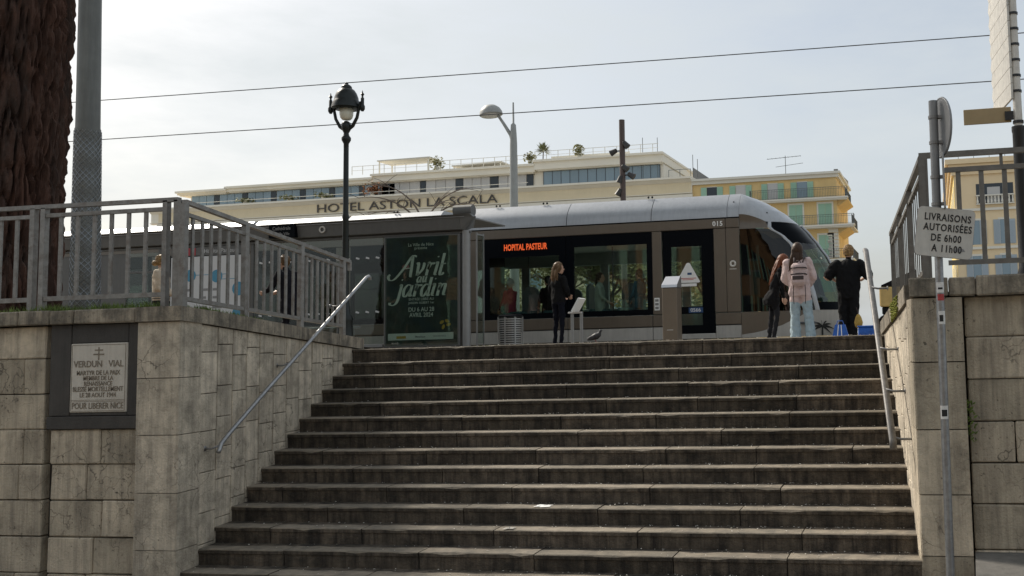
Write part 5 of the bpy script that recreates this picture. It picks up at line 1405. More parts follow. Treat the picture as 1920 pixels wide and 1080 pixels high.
for i, (x, y, h, lf, lab) in enumerate(((-17.5, 33, 4.7, 1, 'leafy park tree seen through the shelter glass'), (-15.0, 38, 5.2, 1, 'park tree behind the tram window left of the waiting girl'), (-12.2, 35, 4.9, 1, 'park tree behind the tram window at the waiting girl'),
      (-10.9, 41, 5.5, 1, 'pale-leaved park tree seen through the tram right of the waiting girl'), (-9.2, 34, 4.6, 1, 'park tree seen behind the seated passengers'), (-9.6, 40, 5.0, 1, 'park tree seen through the tram door glass'), (-20.5, 40, 5.3, 1, 'park tree behind the tram line map board'), (-13.6, 44, 5.4, 1, 'farthest park tree seen through the tram'))):
    park_tree(lab, x, y, h, 50+i, bool(lf), ['leaf', 'leaf2'][i % 3 == 2])
def hedge():
    rnd = random.Random(90); b = MB()
    for i in range(9000):
        x = rnd.uniform(-36, -10.2); t = abs(noise.noise((x*.35, 2, 0)))*1.6+2.9; z = rnd.uniform(.0, t)
        p = Vector((x, 49+rnd.gauss(0, .5), z)); a = rnd.uniform(0, 6.28); s_ = rnd.uniform(.1, .24)
        e1 = Vector((cos(a), sin(a)*.5, rnd.uniform(-.7, .7)))*s_; e2 = Vector((-sin(a), cos(a)*.5, rnd.uniform(-.7, .7)))*s_*.6
        b.add([p-e1, p+e2, p+e1, p-e2], [(0, 1, 2, 3)])
    tag(b.build('park_shrubbery', 'leaf'), 'pale green mass of park shrubbery seen through the tram windows', 'shrubbery', kind='stuff')
hedge()
# bare tree arching over the hotel name
def bare_tree():
    x, y = -18.2, 32; rnd = random.Random(77)
    t = thing('bare_tree', 'leafless tree arching thin branches in front of the hotel name', 'tree', (x, y, 0))
    MB().tube([(x, y, -.05), (x+.05, y, 2.6), (x, y, 4.3)], [.17, .13, .1], 9).build('trunk', 'twig', t, smooth=True)
    b = MB(); tips = []
    for dx, dz, L_ in ((-.9, 1.3, 2.6), (-.5, 1.5, 2.3), (.35, 1.3, 1.7), (.8, .9, 1.6), (.1, 1.4, 1.9), (-.25, 1.2, 2.7), (.6, 1.2, 2.0)):
        p = Vector((x, y, 4.2)); d = Vector((dx, rnd.uniform(-.4, .4), dz)).normalized(); pts = [p.copy()]; n = 12
        for i in range(n):
            d = (d+Vector((.06*(-1 if dx < 0 else 1), rnd.gauss(0, .03), -.10))).normalized(); p = p+d*L_*1.25/n; pts.append(p.copy())
            if i > 3 and rnd.random() < .8:
                q = p.copy(); dd = (d+Vector((rnd.gauss(0, .6), rnd.gauss(0, .6), rnd.gauss(.1, .5)))).normalized(); pp = [q.copy()]
                for k in range(4): dd = (dd+Vector((rnd.gauss(0, .15), rnd.gauss(0, .15), -.12))).normalized(); q = q+dd*.16; pp.append(q.copy())
                b.tube(pp, [.012, .011, .01, .008, .006], 4, cap=False)
        b.tube(pts, [.045-.0028*i for i in range(n+1)], 5, cap=False)
    b.build('limbs', 'twig', t)
bare_tree()

# ================================================================== unseen old-town houses added behind the camera for reflections and foreground shade
M['unseen_wall'] = mat('unseen_house_render', (0.42, 0.25, 0.13), 0.9, noise_amt=0.15, nscale=.6, streak=0.2)
def added_house(label, x0, x1, y, h):
    t = thing('unseen_house', label, 'building', ((x0+x1)/2, y, GZ), group='added unseen old-town houses facing the stairs')
    MB().box(x0, x1, y-9, y, GZ-.1, h).build('wall', 'unseen_wall', t)
    MB().prism([(x0-.3, y-9), (x1+.3, y-9), (x1+.3, y+.6), (x0-.3, y+.6)], [h+.01]*4, [h+1.8, h+1.8, h+.15, h+.15]).build('roof', 'roof_grey', t)
    n = int((x1-x0)/3)
    for i in range(n):
        x = x0+(i+.5)*(x1-x0)/n
        for z in (0.8, 4.2, 7.6):
            if z+2.2 < h: 
                w = MB().box(x-.6, x+.6, y-.02, y+.03, z, z+2.0).build('window', 'dark_open', t)
                for s_ in (-1, 1): MB().box(x+s_*.9-.28, x+s_*.9+.28, y+.01, y+.07, z, z+2.0).build('shutter', 'shutter', w)
added_house('tall unseen ochre old-town house added facing the left half of the stairs', -30, -9.5, -20, 9.0)
added_house('unseen ochre old-town house added facing the middle of the stairs', -9.3, 3.5, -20.6, 9.8)
added_house('unseen ochre old-town house added facing the right half of the stairs', 3.7, 22, -20, 8.6)

# ================================================================== people
M['skin'] = mat('skin', (0.50, 0.30, 0.21), 0.55, noise_amt=0.08, nscale=30)
M['black_cloth'] = mat('black_cloth', (0.009, 0.009, 0.010), 0.9, spec=0.15, noise_amt=0.35, nscale=14, bump=0.5, bscale=25)
M['navy_cloth'] = mat('navy_cloth', (0.008, 0.009, 0.015), 0.9, spec=0.12, noise_amt=0.35, nscale=14, bump=0.5, bscale=25)
M['coat'] = mat('dark_coat', (0.012, 0.012, 0.016), 0.9, spec=0.12, noise_amt=0.3, nscale=12, bump=0.5, bscale=22)
M['pink_cloth'] = mat('pink_jacket', (0.58, 0.45, 0.43), 0.8, noise_amt=0.12, nscale=12, bump=0.6, bscale=18)
M['cream_cloth'] = mat('cream_top', (0.58, 0.48, 0.36), 0.85, noise_amt=0.15, nscale=14, bump=0.5, bscale=22)
M['denim'] = mat('pale_denim', (0.34, 0.43, 0.47), 0.85, noise_amt=0.15, nscale=9, bump=0.6, bscale=20, streak=0.15)
M['grey_cloth'] = mat('charcoal_cloth', (0.022, 0.022, 0.025), 0.9, spec=0.12, noise_amt=0.2, bump=0.4, bscale=22)
M['teal_cloth'] = mat('teal_cloth', (0.03, 0.10, 0.14), 0.85); M['red_cloth'] = mat('crimson_cloth', (0.30, 0.015, 0.05), 0.85); M['pale_cloth'] = mat('pale_knit', (0.36, 0.42, 0.36), 0.9)
M['shoe'] = mat('shoe_dark', (0.02, 0.02, 0.02), 0.6); M['shoe_w'] = mat('shoe_white', (0.7, 0.69, 0.66), 0.6)
M['hair_red'] = mat('auburn_hair', (0.16, 0.055, 0.025), 0.5, spec=0.25, noise_amt=0.75, nscale=30, stretch=(3, 3, .25)); M['hair_brown'] = mat('brown_hair', (0.055, 0.030, 0.018), 0.5, spec=0.25, noise_amt=0.75, nscale=30, stretch=(3, 3, .25))
M['hair_light'] = mat('light_brown_hair', (0.13, 0.075, 0.035), 0.5, spec=0.25, noise_amt=0.75, nscale=30, stretch=(3, 3, .25)); M['hair_blond'] = mat('blond_hair', (0.30, 0.19, 0.085), 0.5, spec=0.25, noise_amt=0.7, nscale=25)
M['hair_white'] = mat('white_hair', (0.5, 0.48, 0.44), 0.6); M['hair_black'] = mat('black_hair', (0.01, 0.009, 0.008), 0.5)
M['eye'] = mat('eye_dark', (0.02, 0.015, 0.012), 0.2); M['lip'] = mat('lip', (0.33, 0.12, 0.10), 0.5)

def fused(b, name, mats, prims, parent, voxel=.013, smooth_it=3, folds=0.0, seed_=0.0):
    """fuse overlapping closed pieces into one continuous surface; each face takes the material of the nearest limb segment"""
    me0 = bpy.data.meshes.new('raw'); me0.from_pydata(b.v, [], b.f); me0.update()
    o = bpy.data.objects.new('raw', me0); COL.objects.link(o)
    md = o.modifiers.new('r', 'REMESH'); md.mode = 'VOXEL'; md.voxel_size = voxel; md.use_smooth_shade = True
    sm = o.modifiers.new('s', 'SMOOTH'); sm.factor = .5; sm.iterations = smooth_it
    dg = bpy.context.evaluated_depsgraph_get(); dg.update()
    me = bpy.data.meshes.new_from_object(o.evaluated_get(dg)); me.name = name
    bpy.data.objects.remove(o); bpy.data.meshes.remove(me0)
    me.materials.clear()
    for m in mats: me.materials.append(M[m])
    segs = [(Vector(a), Vector(c)-Vector(a), max(1e-9, (Vector(c)-Vector(a)).length_squared), r0, r1, mi) for a, c, r0, r1, mi in prims]
    idx = []
    for p in me.polygons:
        c = p.center; best = 1e9; bi = 0
        for a, d, l2, r0, r1, mi in segs:
            t = (c-a).dot(d)/l2; t = 0 if t < 0 else 1 if t > 1 else t
            q = (c-(a+d*t)).length-(r0+(r1-r0)*t)
            if q < best: best = q; bi = mi
        idx.append(bi)
    if folds:
        cl = [False]*len(me.vertices)
        for p, i in zip(me.polygons, idx):
            if i in (1, 2):
                for v in p.vertices: cl[v] = True
        for v, c, n_ in zip(me.vertices, cl, [Vector(v.normal) for v in me.vertices]):
            if c:
                q = v.co+Vector((seed_*3.1, 0, 0))
                f = abs(noise.noise(Vector((q.x*9+q.z*3, q.y*9, q.z*7))))*.030-.010+noise.noise(Vector((q.x*22, q.y*22, q.z*14+5)))*.007
                v.co = v.co+n_*f*folds
    me.polygons.foreach_set('material_index', idx); me.polygons.foreach_set('use_smooth', [True]*len(idx)); me.update()
    o = bpy.data.objects.new(name, me); COL.objects.link(o); o.parent = parent
    return o

def figure(label, loc, rz, H=1.70, J=None, mats=('skin', 'black_cloth', 'black_cloth', 'shoe'), torso=None, sleeve=1.0, legs=(.085, .055, .045), hem=None, arm=(.056, .043, .033), bust=False, voxel=.013, lean=0.0, name='person', face=True, head_turn=0.0):
    """a person facing +Y before rotation: J overrides joints; torso rings (z, rx, ry, yoff)"""
    root = thing(name, label, 'person', loc, rz)
    k = H/1.70
    D = dict(pelvis=(0, 0, .93), neck=(0, -.015, 1.44), head=(0, .02, 1.59))
    for s_, n in ((1, 'R'), (-1, 'L')):
        D['sh'+n] = (s_*.175, -.01, 1.385); D['el'+n] = (s_*.225, -.03, 1.12); D['wr'+n] = (s_*.235, .03, .89)
        D['hi'+n] = (s_*.085, 0, .90); D['kn'+n] = (s_*.095, .015, .50); D['an'+n] = (s_*.095, -.02, .085); D['to'+n] = (s_*.115, .13, .035)
    D.update(J or {}); D = {a: Vector(v)*k for a, v in D.items()}
    Sh = Matrix.Identity(4)
    if lean:
        for a in D:
            if a[:2] in ('ne', 'he', 'sh', 'el', 'wr'): D[a].y += (D[a].z-.9*k)*math.tan(lean); D[a].z -= abs(lean)*.12
    b = MB(); P = []
    def seg(a, c, r0, r1, mi, n=12):
        a, c = Vector(a), Vector(c); b.tube([a, c], [r0, r1], n); b.ball(a, r0*1.0, 10); b.ball(c, r1*1.0, 10); P.append((a, c, r0, r1, mi))
    rings = torso or [(.86, .155, .115, 0), (.95, .165, .12, 0), (1.07, .135, .10, 0), (1.20, .15, .11, 0), (1.32, .175, .115, 0), (1.41, .15, .085, -.01), (1.455, .07, .06, -.015)]
    base = len(b.v); n = 20
    for z, rx, ry, yo in rings:
        dy = (z-.9)*k*math.tan(lean) if z > .9 else 0
        for j in range(n): th = 2*pi*j/n; b.v.append((rx*k*cos(th), yo*k+dy+ry*k*sin(th), z*k-abs(lean)*.12*(1 if z > .9 else 0)))
    m_ = len(rings)
    for i in range(m_-1):
        for j in range(n): b.f.append((base+i*n+j, base+i*n+(j+1) % n, base+(i+1)*n+(j+1) % n, base+(i+1)*n+j))
    b.f.append(tuple(base+j for j in range(n-1, -1, -1))); b.f.append(tuple(base+(m_-1)*n+j for j in range(n)))
    hemz = hem if hem is not None else .93
    for (z0, rx0, ry0, y0), (z1, rx1, ry1, y1) in zip(rings, rings[1:]):
        f = lambda z: (z-.9)*k*math.tan(lean) if z > .9 else 0
        mi = 1 if (z0+z1)/2 > hemz else 2
        for sx in (-1, 0, 1):
            P.append((Vector((sx*rx0*.45*k, y0*k+f(z0), z0*k)), Vector((sx*rx1*.45*k, y1*k+f(z1), z1*k)), (rx0*.55+ry0*.3)*k*.9, (rx1*.55+ry1*.3)*k*.9, mi))
    # neck and head
    seg(D['neck']-Vector((0, 0, .02)), D['head']-Vector((0, .012, .05))*k, .054*k, .052*k, 0)
    hd = D['head']; i0 = len(b.v)
    b.ball((0, 0, 0), (.075*k, .095*k, .115*k), 16); b.ball((0, .03*k, -.055*k), (.055*k, .062*k, .065*k), 12)
    b.ball((0, .098*k, -.012*k), (.014*k, .022*k, .024*k), 8); b.ball((.077*k, -.005*k, -.01*k), (.012*k, .022*k, .032*k), 8); b.ball((-.077*k, -.005*k, -.01*k), (.012*k, .022*k, .032*k), 8)
    Hm = Matrix.Translation(hd) @ Matrix.Rotation(head_turn, 4, 'Z') @ Matrix.Rotation(-lean*.8, 4, 'X')
    b.xform(Hm, i0); P.append((hd+Vector((0, 0, -.05)), hd+Vector((0, 0, .05)), .085*k, .085*k, 0))
    for s_ in 'LR':
        seg(D['sh'+s_], D['sh'+s_].lerp(D['el'+s_], sleeve if sleeve < 1 else 1), arm[0]*k, (arm[0]+(arm[1]-arm[0])*min(1, sleeve))*k, 1)
        if sleeve < 1: seg(D['sh'+s_].lerp(D['el'+s_], sleeve), D['el'+s_], arm[1]*.92*k, arm[1]*.85*k, 0)
        long_ = sleeve >= 1
        seg(D['el'+s_], D['wr'+s_], (arm[1] if long_ else .04)*k, (arm[2] if long_ else .028)*k, 1 if long_ else 0)
        # hand: palm, four fingers, thumb
        d = (D['wr'+s_]-D['el'+s_]).normalized(); side = d.cross(Vector((0, 1, 0))); side = side.normalized() if side.length > .2 else Vector((1, 0, 0)); pal = d.cross(side).normalized()
        w = D['wr'+s_]; seg(w, w+d*.085*k, .026*k, .034*k, 0, 8)
        for q, L_ in ((-1.5, .06), (-.5, .075), (.5, .07), (1.5, .055)):
            f0 = w+d*.09*k+pal*q*.019*k; f1 = f0+d*L_*.55*k+side*.006*k; f2 = f1+(d*.8+side*.6).normalized()*L_*.5*k
            b.tube([f0-d*.02*k, f1, f2], [.0105*k, .010*k, .009*k], 6); P.append((f0, f2, .01*k, .009*k, 0))
        t0 = w+d*.035*k-pal*.03*k; b.tube([t0, t0+(d*.7-pal*.6).normalized()*.035*k, t0+(d-pal*.4).normalized()*.07*k], [.013*k, .0115*k, .010*k], 6); P.append((t0, t0+d*.06*k, .012*k, .01*k, 0))
        if not bust:
            seg(D['hi'+s_], D['kn'+s_], legs[0]*k, legs[1]*1.05*k, 2); seg(D['kn'+s_], D['an'+s_], legs[1]*k, legs[2]*k, 2)
            an, to = D['an'+s_], D['to'+s_]; seg(an-Vector((0, 0, .035*k)), to, .042*k, .036*k, 3); P.append((an, to, .03*k, .03*k, 3))
    body = fused(b, 'body', mats, P, root, voxel, folds=1.0, seed_=loc[0])
    if face:
        for s_ in (-1, 1):
            e = MB(); e.ball((s_*.03*k, .088*k, .012*k), .0105*k, 8); e.xform(Hm); e.build('eye', 'eye', root, smooth=True, world=False)
        e = MB(); e.ball((0, .092*k, -.058*k), (.022*k, .008*k, .006*k), 8); e.xform(Hm); e.build('mouth', 'lip', root, smooth=True, world=False)
    return root, D, Hm, k

def hair(root, Hm, k, m, back_len=.0, width=.09, seed=1, n=70, bun=None, curl=0.0, front=False, yo=-.075, big=1.0):
    rnd = random.Random(seed); b = MB()
    b.ball((0, -.014*k, .022*k), (.088*k*big, .103*k*big, .112*k*big), 20)
    # scoop the face free
    for i, v in enumerate(b.v):
        x, y, z = v
        if y > .035*k and z < .075*k: b.v[i] = (x*.93, y*.45, z)
        elif y > 0 and z < -.03*k: b.v[i] = (x*.9, min(y, -.0), z)
    for j in range(n):
        a = rnd.uniform(pi*1.02, pi*1.98) if back_len else rnd.uniform(0, 2*pi)
        r = .083*k; st = Vector((r*cos(a)*rnd.uniform(.2, 1), .1*k*sin(a)*rnd.uniform(.5, 1)-.01, rnd.uniform(.03, .1)*k))
        if back_len:
            L_ = back_len*rnd.uniform(.75, 1.0); pts = [st]; x1 = st.x*1.0
            for q in range(1, 7):
                t = q/6; wv = curl*sin(t*9+j)*.02
                x = x1+(rnd.uniform(-1, 1)*.014+wv)+(width*(st.x/r)-x1)*min(1, t*1.3)
                pts.append(Vector((x, (yo*k if st.y < -.02 else yo*.6*k)-abs(cos(a))*-.02-.045*sin(min(1, t*1.5)*pi/2)*k+wv*.7, st.z-.03*k-L_*t)))
            b.tube(pts, [q*k*big for q in (.009, .012, .013, .013, .012, .009, .003)], 5)
        elif curl:
            dv = Vector((rnd.gauss(0, 1), rnd.gauss(-.35, 1), rnd.gauss(.35, .8))).normalized()
            if not (dv.y > .35 and dv.z < .55) and dv.z > -.75: b.ball((dv.x*.084*k*big, -.014*k+dv.y*.099*k*big, .022*k+dv.z*.108*k*big), rnd.uniform(.013, .022)*k, 6)
    if bun: b.ball((bun[0]*k, bun[1]*k, bun[2]*k), bun[3]*k, 10)
    b.xform(Hm)
    return b.build('hair', m, root, smooth=True, world=False)

# --- girl waiting by the tram window
r, D, Hm, k = figure('girl with long wavy hair and black jacket facing the tram window', (-7.86, 19.3, -.06), radians(-28), 1.785,
    J=dict(elR=(.235, .02, 1.13), wrR=(.13, .17, 1.05), elL=(-.235, .0, 1.13), wrL=(-.14, .17, 1.03)), mats=('skin', 'black_cloth', 'navy_cloth', 'shoe'),
    torso=[(.86, .15, .115, 0), (.93, .165, .12, 0), (.97, .17, .125, 0), (1.1, .165, .12, 0), (1.25, .185, .13, 0), (1.36, .185, .12, 0), (1.42, .14, .085, -.01), (1.455, .07, .06, -.015)], arm=(.068, .055, .042), legs=(.082, .052, .042), head_turn=radians(-35))
hair(r, Hm @ Matrix.Rotation(radians(20), 4, 'Z'), k, 'hair_light', .42, .115, 3, 180, curl=1.4, big=1.1)
# --- auburn girl looking down
r, D, Hm, k = figure('auburn-haired girl in black bending over her hands at the stair top', (-2.93, 17.5, -.06), radians(-72), 1.63,
    J=dict(elR=(.19, .10, 1.12), wrR=(.12, .20, .88), elL=(-.19, .10, 1.12), wrL=(-.08, .21, .88), knR=(.09, .06, .5), knL=(-.09, -.02, .5), anL=(-.09, -.08, .085), toL=(-.1, .06, .035), head=(0, .055, 1.575)),
    mats=('skin', 'black_cloth', 'grey_cloth', 'shoe'), lean=radians(14), sleeve=1.0, head_turn=radians(-8),
    torso=[(.70, .16, .155, -.02), (.80, .185, .17, -.03), (.92, .175, .15, -.025), (1.02, .14, .105, 0), (1.20, .145, .11, 0), (1.32, .165, .11, 0), (1.40, .13, .08, -.01), (1.455, .06, .055, -.015)], hem=.6)
hair(r, Hm @ Matrix.Rotation(radians(-6), 4, 'X'), k, 'hair_red', .52, .10, 5, 200, curl=1.0, big=1.15, yo=-.095)
# --- girl with the pink rucksack
r, D, Hm, k = figure('girl in pink jacket and pale wide jeans with a rucksack, back turned', (-2.31, 16.95, -.06), radians(4), 1.73,
    J=dict(elR=(.25, .03, 1.12), wrR=(.17, .18, .98), elL=(-.25, .05, 1.12), wrL=(-.14, .2, 1.0), hiR=(.09, 0, .88), knR=(.12, .02, .48), anR=(.14, -.02, .085), hiL=(-.09, 0, .88), knL=(-.11, .02, .48), anL=(-.13, -.02, .085), toR=(.15, .12, .035), toL=(-.13, .12, .035)),
    mats=('skin', 'pink_cloth', 'denim', 'shoe_w'), hem=.78, torso=[(.79, .195, .145, 0), (.86, .20, .15, 0), (.98, .195, .145, 0), (1.15, .19, .14, 0), (1.28, .20, .14, 0), (1.37, .185, .12, 0), (1.42, .14, .09, -.01), (1.455, .07, .06, -.015)],
    arm=(.082, .076, .055), legs=(.105, .085, .098), head_turn=radians(10))
r.rotation_euler = (0, radians(-2.5), radians(4))
hair(r, Hm @ Matrix.Rotation(radians(9), 4, 'Y'), k, 'hair_brown', .43, .125, 8, 220, big=1.15)
M['pack'] = mat('rucksack_rose', (0.50, 0.38, 0.36), 0.7, noise_amt=0.15, nscale=20, bump=0.5, bscale=30); M['strap'] = mat('dark_strap', (0.05, 0.035, 0.035), 0.8)
def rucksack():
    p = thing('rucksack', 'rose and dark trimmed rucksack on the girl in the pink jacket', 'rucksack', (-2.38, 16.75, 1.0))
    cx, cy, cz = -2.325, 16.745, 1.115
    b = MB(); b.cbox(cx-.135, cx+.135, cy-.10, cy+.08, cz-.20, cz+.20, .05); b.build('main_bag', 'pack', p, smooth=True, angle=1.0)
    b = MB(); b.cbox(cx-.125, cx+.125, cy-.145, cy-.09, cz-.17, cz-.01, .025); b.build('front_pocket', 'pack', p, smooth=True, angle=1.0)
    for z in (cz-.005, cz+.105): b = MB(); b.tube([(cx-.137, cy-.0, z), (cx-.128, cy-.11, z+.005), (cx, cy-.125, z+.012), (cx+.128, cy-.11, z+.005), (cx+.137, cy, z)], .012, 6); b.build('zip_trim', 'strap', p, smooth=True)
    b = MB(); b.cbox(cx-.10, cx+.10, cy-.152, cy-.14, cz-.10, cz-.03, .01); b.build('dark_patch', 'strap', p)
    for s_ in (-1, 1):
        b = MB(); b.tube([(cx+s_*.07, cy-.04, cz+.19), (cx+s_*.085, cy+.06, cz+.30), (cx+s_*.095, cy+.18, cz+.30)], .018, 6, flat=.5); b.build('shoulder_strap', 'strap', p, smooth=True)
        b = MB(); b.tube([(cx+s_*.10, cy-.0, cz-.18), (cx+s_*.11, cy-.03, cz-.34), (cx+s_*.10, cy-.04, cz-.52)], .009, 5, flat=.5); b.build('loose_strap', 'strap', p)
    b = MB(); b.tube([(cx-.04, cy-.03, cz+.19), (cx-.03, cy-.04, cz+.235), (cx+.03, cy-.04, cz+.235), (cx+.04, cy-.03, cz+.19)], .011, 6); b.build('carry_loop', 'strap', p, smooth=True)
rucksack()
# --- man in black
r, D, Hm, k = figure('broad man in black T-shirt and trousers with curly blond hair, back turned', (-1.54, 17.3, -.06), radians(-6), 1.685,
    J=dict(shR=(.215, -.01, 1.375), shL=(-.215, -.01, 1.375), elR=(.37, -.02, 1.16), wrR=(.24, .20, 1.12), elL=(-.37, -.02, 1.16), wrL=(-.24, .18, 1.06), hiR=(.09, 0, .90), hiL=(-.09, 0, .90), anR=(.085, -.02, .085), anL=(-.085, -.02, .085), knR=(.09, .01, .5), knL=(-.09, .01, .5)),
    mats=('skin', 'black_cloth', 'black_cloth', 'shoe'), sleeve=.92, hem=.8, arm=(.095, .11, .05), legs=(.12, .095, .085),
    torso=[(.74, .185, .145, 0), (.82, .20, .15, 0), (.95, .225, .165, 0), (1.10, .225, .155, 0), (1.25, .245, .15, 0), (1.35, .24, .13, 0), (1.415, .16, .09, -.01), (1.455, .075, .065, -.015)])
r.rotation_euler = (0, radians(1.8), radians(-6))
hair(r, Hm, k, 'hair_blond', 0, .09, 11, 320, curl=1.0, big=1.04)
# --- woman in cream behind the left railing
r, D, Hm, k = figure('blond woman in a cream top behind the left railing', (-13.35, 14.6, .02), radians(-62), 1.74,
    J=dict(elR=(.22, .02, 1.12), wrR=(.14, .2, 1.02), elL=(-.23, .03, 1.12), wrL=(-.14, .2, 1.0)), mats=('skin', 'cream_cloth', 'grey_cloth', 'shoe'),
    torso=[(.86, .165, .125, 0), (.95, .18, .135, 0), (1.07, .17, .13, 0), (1.20, .18, .135, 0), (1.32, .19, .13, 0), (1.41, .15, .09, -.01), (1.455, .07, .06, -.015)], arm=(.072, .058, .044))
hair(r, Hm, k, 'hair_blond', 0, .09, 14, 40, bun=(0, -.12, -.02, .05), curl=.6)
# --- person in the dark coat
r, D, Hm, k = figure('person in a dark coat leaning forward behind the sloping left railing', (-11.0, 14.9, 0), radians(82), 1.70,
    J=dict(elR=(.21, .16, 1.16), wrR=(.17, .40, 1.10), elL=(-.21, .16, 1.16), wrL=(-.15, .40, 1.08), knR=(.09, .22, .52), anR=(.09, .30, .12), toR=(.09, .46, .10), anL=(-.09, -.18, .1), toL=(-.09, -.05, .04)),
    mats=('skin', 'coat', 'grey_cloth', 'shoe_w'), lean=radians(12), hem=.65, torso=[(.62, .19, .16, 0), (.80, .19, .16, 0), (.95, .185, .15, 0), (1.07, .17, .135, 0), (1.20, .175, .135, 0), (1.32, .19, .13, 0), (1.41, .15, .09, -.01), (1.455, .07, .06, -.015)], arm=(.072, .058, .046))
hair(r, Hm, k, 'hair_light', .0, .09, 17, 60, curl=.6)
# --- person half hidden by the poster case
r, D, Hm, k = figure('person in pink half hidden behind the poster case glass', (-10.62, 17.7, -.06), radians(30), 1.66, mats=('skin', 'pink_cloth', 'grey_cloth', 'shoe'), sleeve=.45)
hair(r, Hm, k, 'hair_brown', .25, .08, 19, 40)

def passenger(label, x, y, rz, z, top, hm, hl, seed, curl=0.0):
    r, D, Hm, k = figure(label, (x, y, z), rz, 1.70, J=dict(elR=(.22, .06, 1.12), wrR=(.12, .22, 1.0), elL=(-.22, .06, 1.12), wrL=(-.12, .22, 1.0)), mats=('skin', top, top, 'shoe'), bust=True, voxel=.02, face=False,
        torso=[(.80, .17, .13, 0), (.90, .175, .13, 0), (1.07, .16, .12, 0), (1.25, .18, .125, 0), (1.36, .175, .11, 0), (1.42, .12, .08, -.01), (1.455, .06, .055, -.015)])
    hair(r, Hm, k, hm, hl, .08, seed, 40, curl=curl)
passenger('white-haired passenger in crimson sitting at the left of the tram window', -10.0, 21.55, radians(75), -.12, 'red_cloth', 'hair_white', 0, 31, .6)
passenger('dark-haired passenger sitting behind the waiting girl in the tram', -9.05, 21.6, radians(60), -.08, 'black_cloth', 'hair_black', .3, 32)
passenger('passenger in a pale knit top by the right tram window', -7.72, 21.5, radians(-75), -.06, 'pale_cloth', 'hair_brown', .25, 33)
passenger('passenger in teal sitting near the tram door pillar', -6.74, 21.5, radians(75), -.02, 'teal_cloth', 'hair_black', .22, 34, .5)
passenger('passenger standing in shadow inside the tram door', -4.98, 22.0, radians(60), .0, 'black_cloth', 'hair_black', 0, 35, .5)

# ================================================================== small things on the landing
M['pigeon'] = mat('pigeon_grey', (0.026, 0.026, 0.03), 0.6, noise_amt=0.3, nscale=40); M['pigeon_leg'] = mat('pigeon_leg', (0.3, 0.09, 0.07), 0.6)
def pigeon():
    p = thing('pigeon', 'dark grey pigeon standing on the landing edge', 'bird', (-4.74, 13.0, .022))
    x, y, z = -4.74, 13.0, 0
    b = MB(); pts = [(x-.155, y, z+.045), (x-.10, y, z+.065), (x-.04, y, z+.095), (x+.02, y, z+.115), (x+.06, y, z+.14), (x+.075, y, z+.17), (x+.085, y, z+.195), (x+.092, y, z+.21)]
    b.tube(pts, [.012, .03, .052, .06, .045, .027, .024, .02], 12); b.ball((x+.09, y, z+.205), (.026, .021, .023), 10); b.tube([(x+.11, y, z+.205), (x+.135, y, z+.197)], [.009, .002], 6)
    P = [(Vector(q)-Vector((x, y, 0)), Vector(w)-Vector((x, y, 0)), .04, .04, 0) for q, w in zip(pts, pts[1:])]
    b.v = [(v[0]-x, v[1]-y, v[2]) for v in b.v]; fused(b, 'body', ['pigeon'], P, p, .006, 1)
    for s_ in (-1, 1):
        b = MB(); b.tube([(-.05+.02, s_*.02, .06), (.0, s_*.02, .03), (.005, s_*.02, .003), (.03, s_*.02, .003)], .005, 5); b.build('leg', 'pigeon_leg', p, world=False)
        b = MB(); b.ball((-.035, s_*.045, .098), (.085, .016, .038), 8); b.xform(Matrix.Rotation(-.35, 4, 'Y')); b.build('wing', 'pigeon', p, smooth=True, world=False)
pigeon()
bpy.data.objects['pigeon'].scale = (.82, .82, .82)
M['blue_bag'] = mat('blue_plastic', (0.012, 0.10, 0.42), 0.45, noise_amt=0.25, nscale=15, bump=0.7, bscale=14); M['net'] = mat('ochre_net', (0.42, 0.27, 0.06), 0.8, noise_amt=0.3, nscale=30)
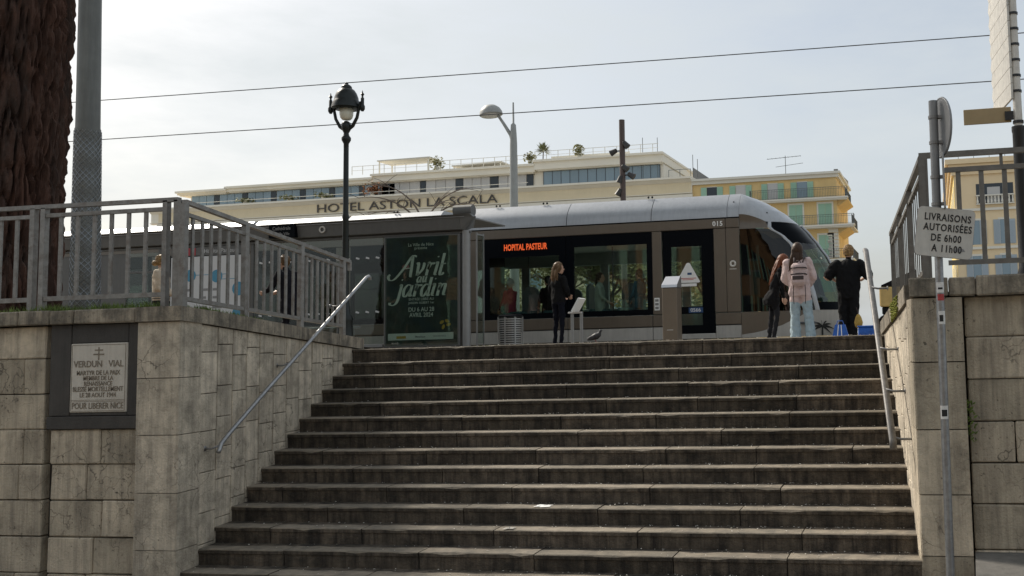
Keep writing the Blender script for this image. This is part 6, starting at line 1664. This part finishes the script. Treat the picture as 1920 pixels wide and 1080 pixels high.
def bags():
    x, y = -1.52, 15.6
    p = thing('shopping_bag', 'glossy blue shopping bag with white stripes at the left of the man in black', 'bag', (x, y, 0))
    b = MB(); b.prism([(x-.13, y-.08), (x+.13, y-.08), (x+.13, y+.08), (x-.13, y+.08)], -.002, .20); b.v = [(x+(v[0]-x)*(1 if v[2] < .1 else .62), y+(v[1]-y)*(1 if v[2] < .1 else .5), v[2]) for v in b.v]; b.build('bag', 'blue_bag', p)
    for dx in (-.05, .02): b = MB(); b.add([(x+dx, y-.082, .01), (x+dx+.014, y-.082, .01), (x+dx*.62+.012, y-.045, .195), (x+dx*.62, y-.045, .195)], [(0, 1, 2, 3)]); b.build('stripe', 'white', p)
    b = MB(); b.tube([(x-.06, y, .2), (x-.04, y, .26), (x+.04, y, .26), (x+.06, y, .2)], .007, 5); b.build('handle', 'blue_bag', p)
    x, y = -1.10, 15.9
    p = thing('blue_crate', 'low blue box to the right of the man in black', 'box', (x, y, 0))
    b = MB(); b.cbox(x-.15, x+.17, y-.12, y+.12, -.002, .15, .015); b.build('box', 'blue_bag', p); b = MB(); b.cbox(x-.16, x+.18, y-.13, y+.13, .15, .175, .006); b.build('rim', 'blue_bag', p)
    x, y = -1.30, 16.6
    p = thing('net_bag', 'ochre net bag hanging behind the man in black', 'bag', (x, y, .2))
    b = MB(); b.lathe([(.02, .14), (.06, .17), (.075, .24), (.05, .33), (.02, .38)], 10, (x, y)); b.build('net', 'net', p, smooth=True); b = MB(); b.tube([(x, y, .37), (x-.03, y, .5)], .006, 5); b.build('cord', 'strap', p)
bags()
M['tan_box'] = mat('tan_cargo_box', (0.55, 0.38, 0.14), 0.6, noise_amt=0.15)
def cargo_cart():
    x, y = -.70, 20.0
    p = thing('cargo_cart', 'tan delivery box on dark wheels behind the right railing', 'cart', (x, y, 0))
    MB().cbox(x-.40, x+.35, y-.3, y+.3, .58, .98, .02).build('cargo_box', 'tan_box', p)
    b = MB(); b.prism([(x-.36, y-.28), (x+.36, y-.28), (x+.36, y+.28), (x-.36, y+.28)], .985, [1.02, 1.32, 1.32, 1.02]); b.build('lid', 'black_cloth', p)
    MB().cbox(x-.36, x+.36, y-.25, y+.25, .42, .575, .02).build('chassis', 'rubber', p)
    for sx in (-.25, .25):
        for sy in (-.28, .28):
            b = MB(); b.tube([(x+sx+.2*cos(2*pi*i/20), y+sy, .2+.2*sin(2*pi*i/20)) for i in range(21)], .03, 6, cap=False); w = b.build('wheel', 'rubber', p, smooth=True)
            b = MB()
            for i in range(3): a = pi*i/3; b.tube([(x+sx-.19*cos(a), y+sy, .2-.19*sin(a)), (x+sx+.19*cos(a), y+sy, .2+.19*sin(a))], .008, 4)
            b.build('spokes', 'galv_dull', w)
    for sx in (-.25, .25): MB().box(x+sx-.02, x+sx+.02, y-.26, y+.26, .2, .43).build('axle_leg', 'rubber', p)
cargo_cart()
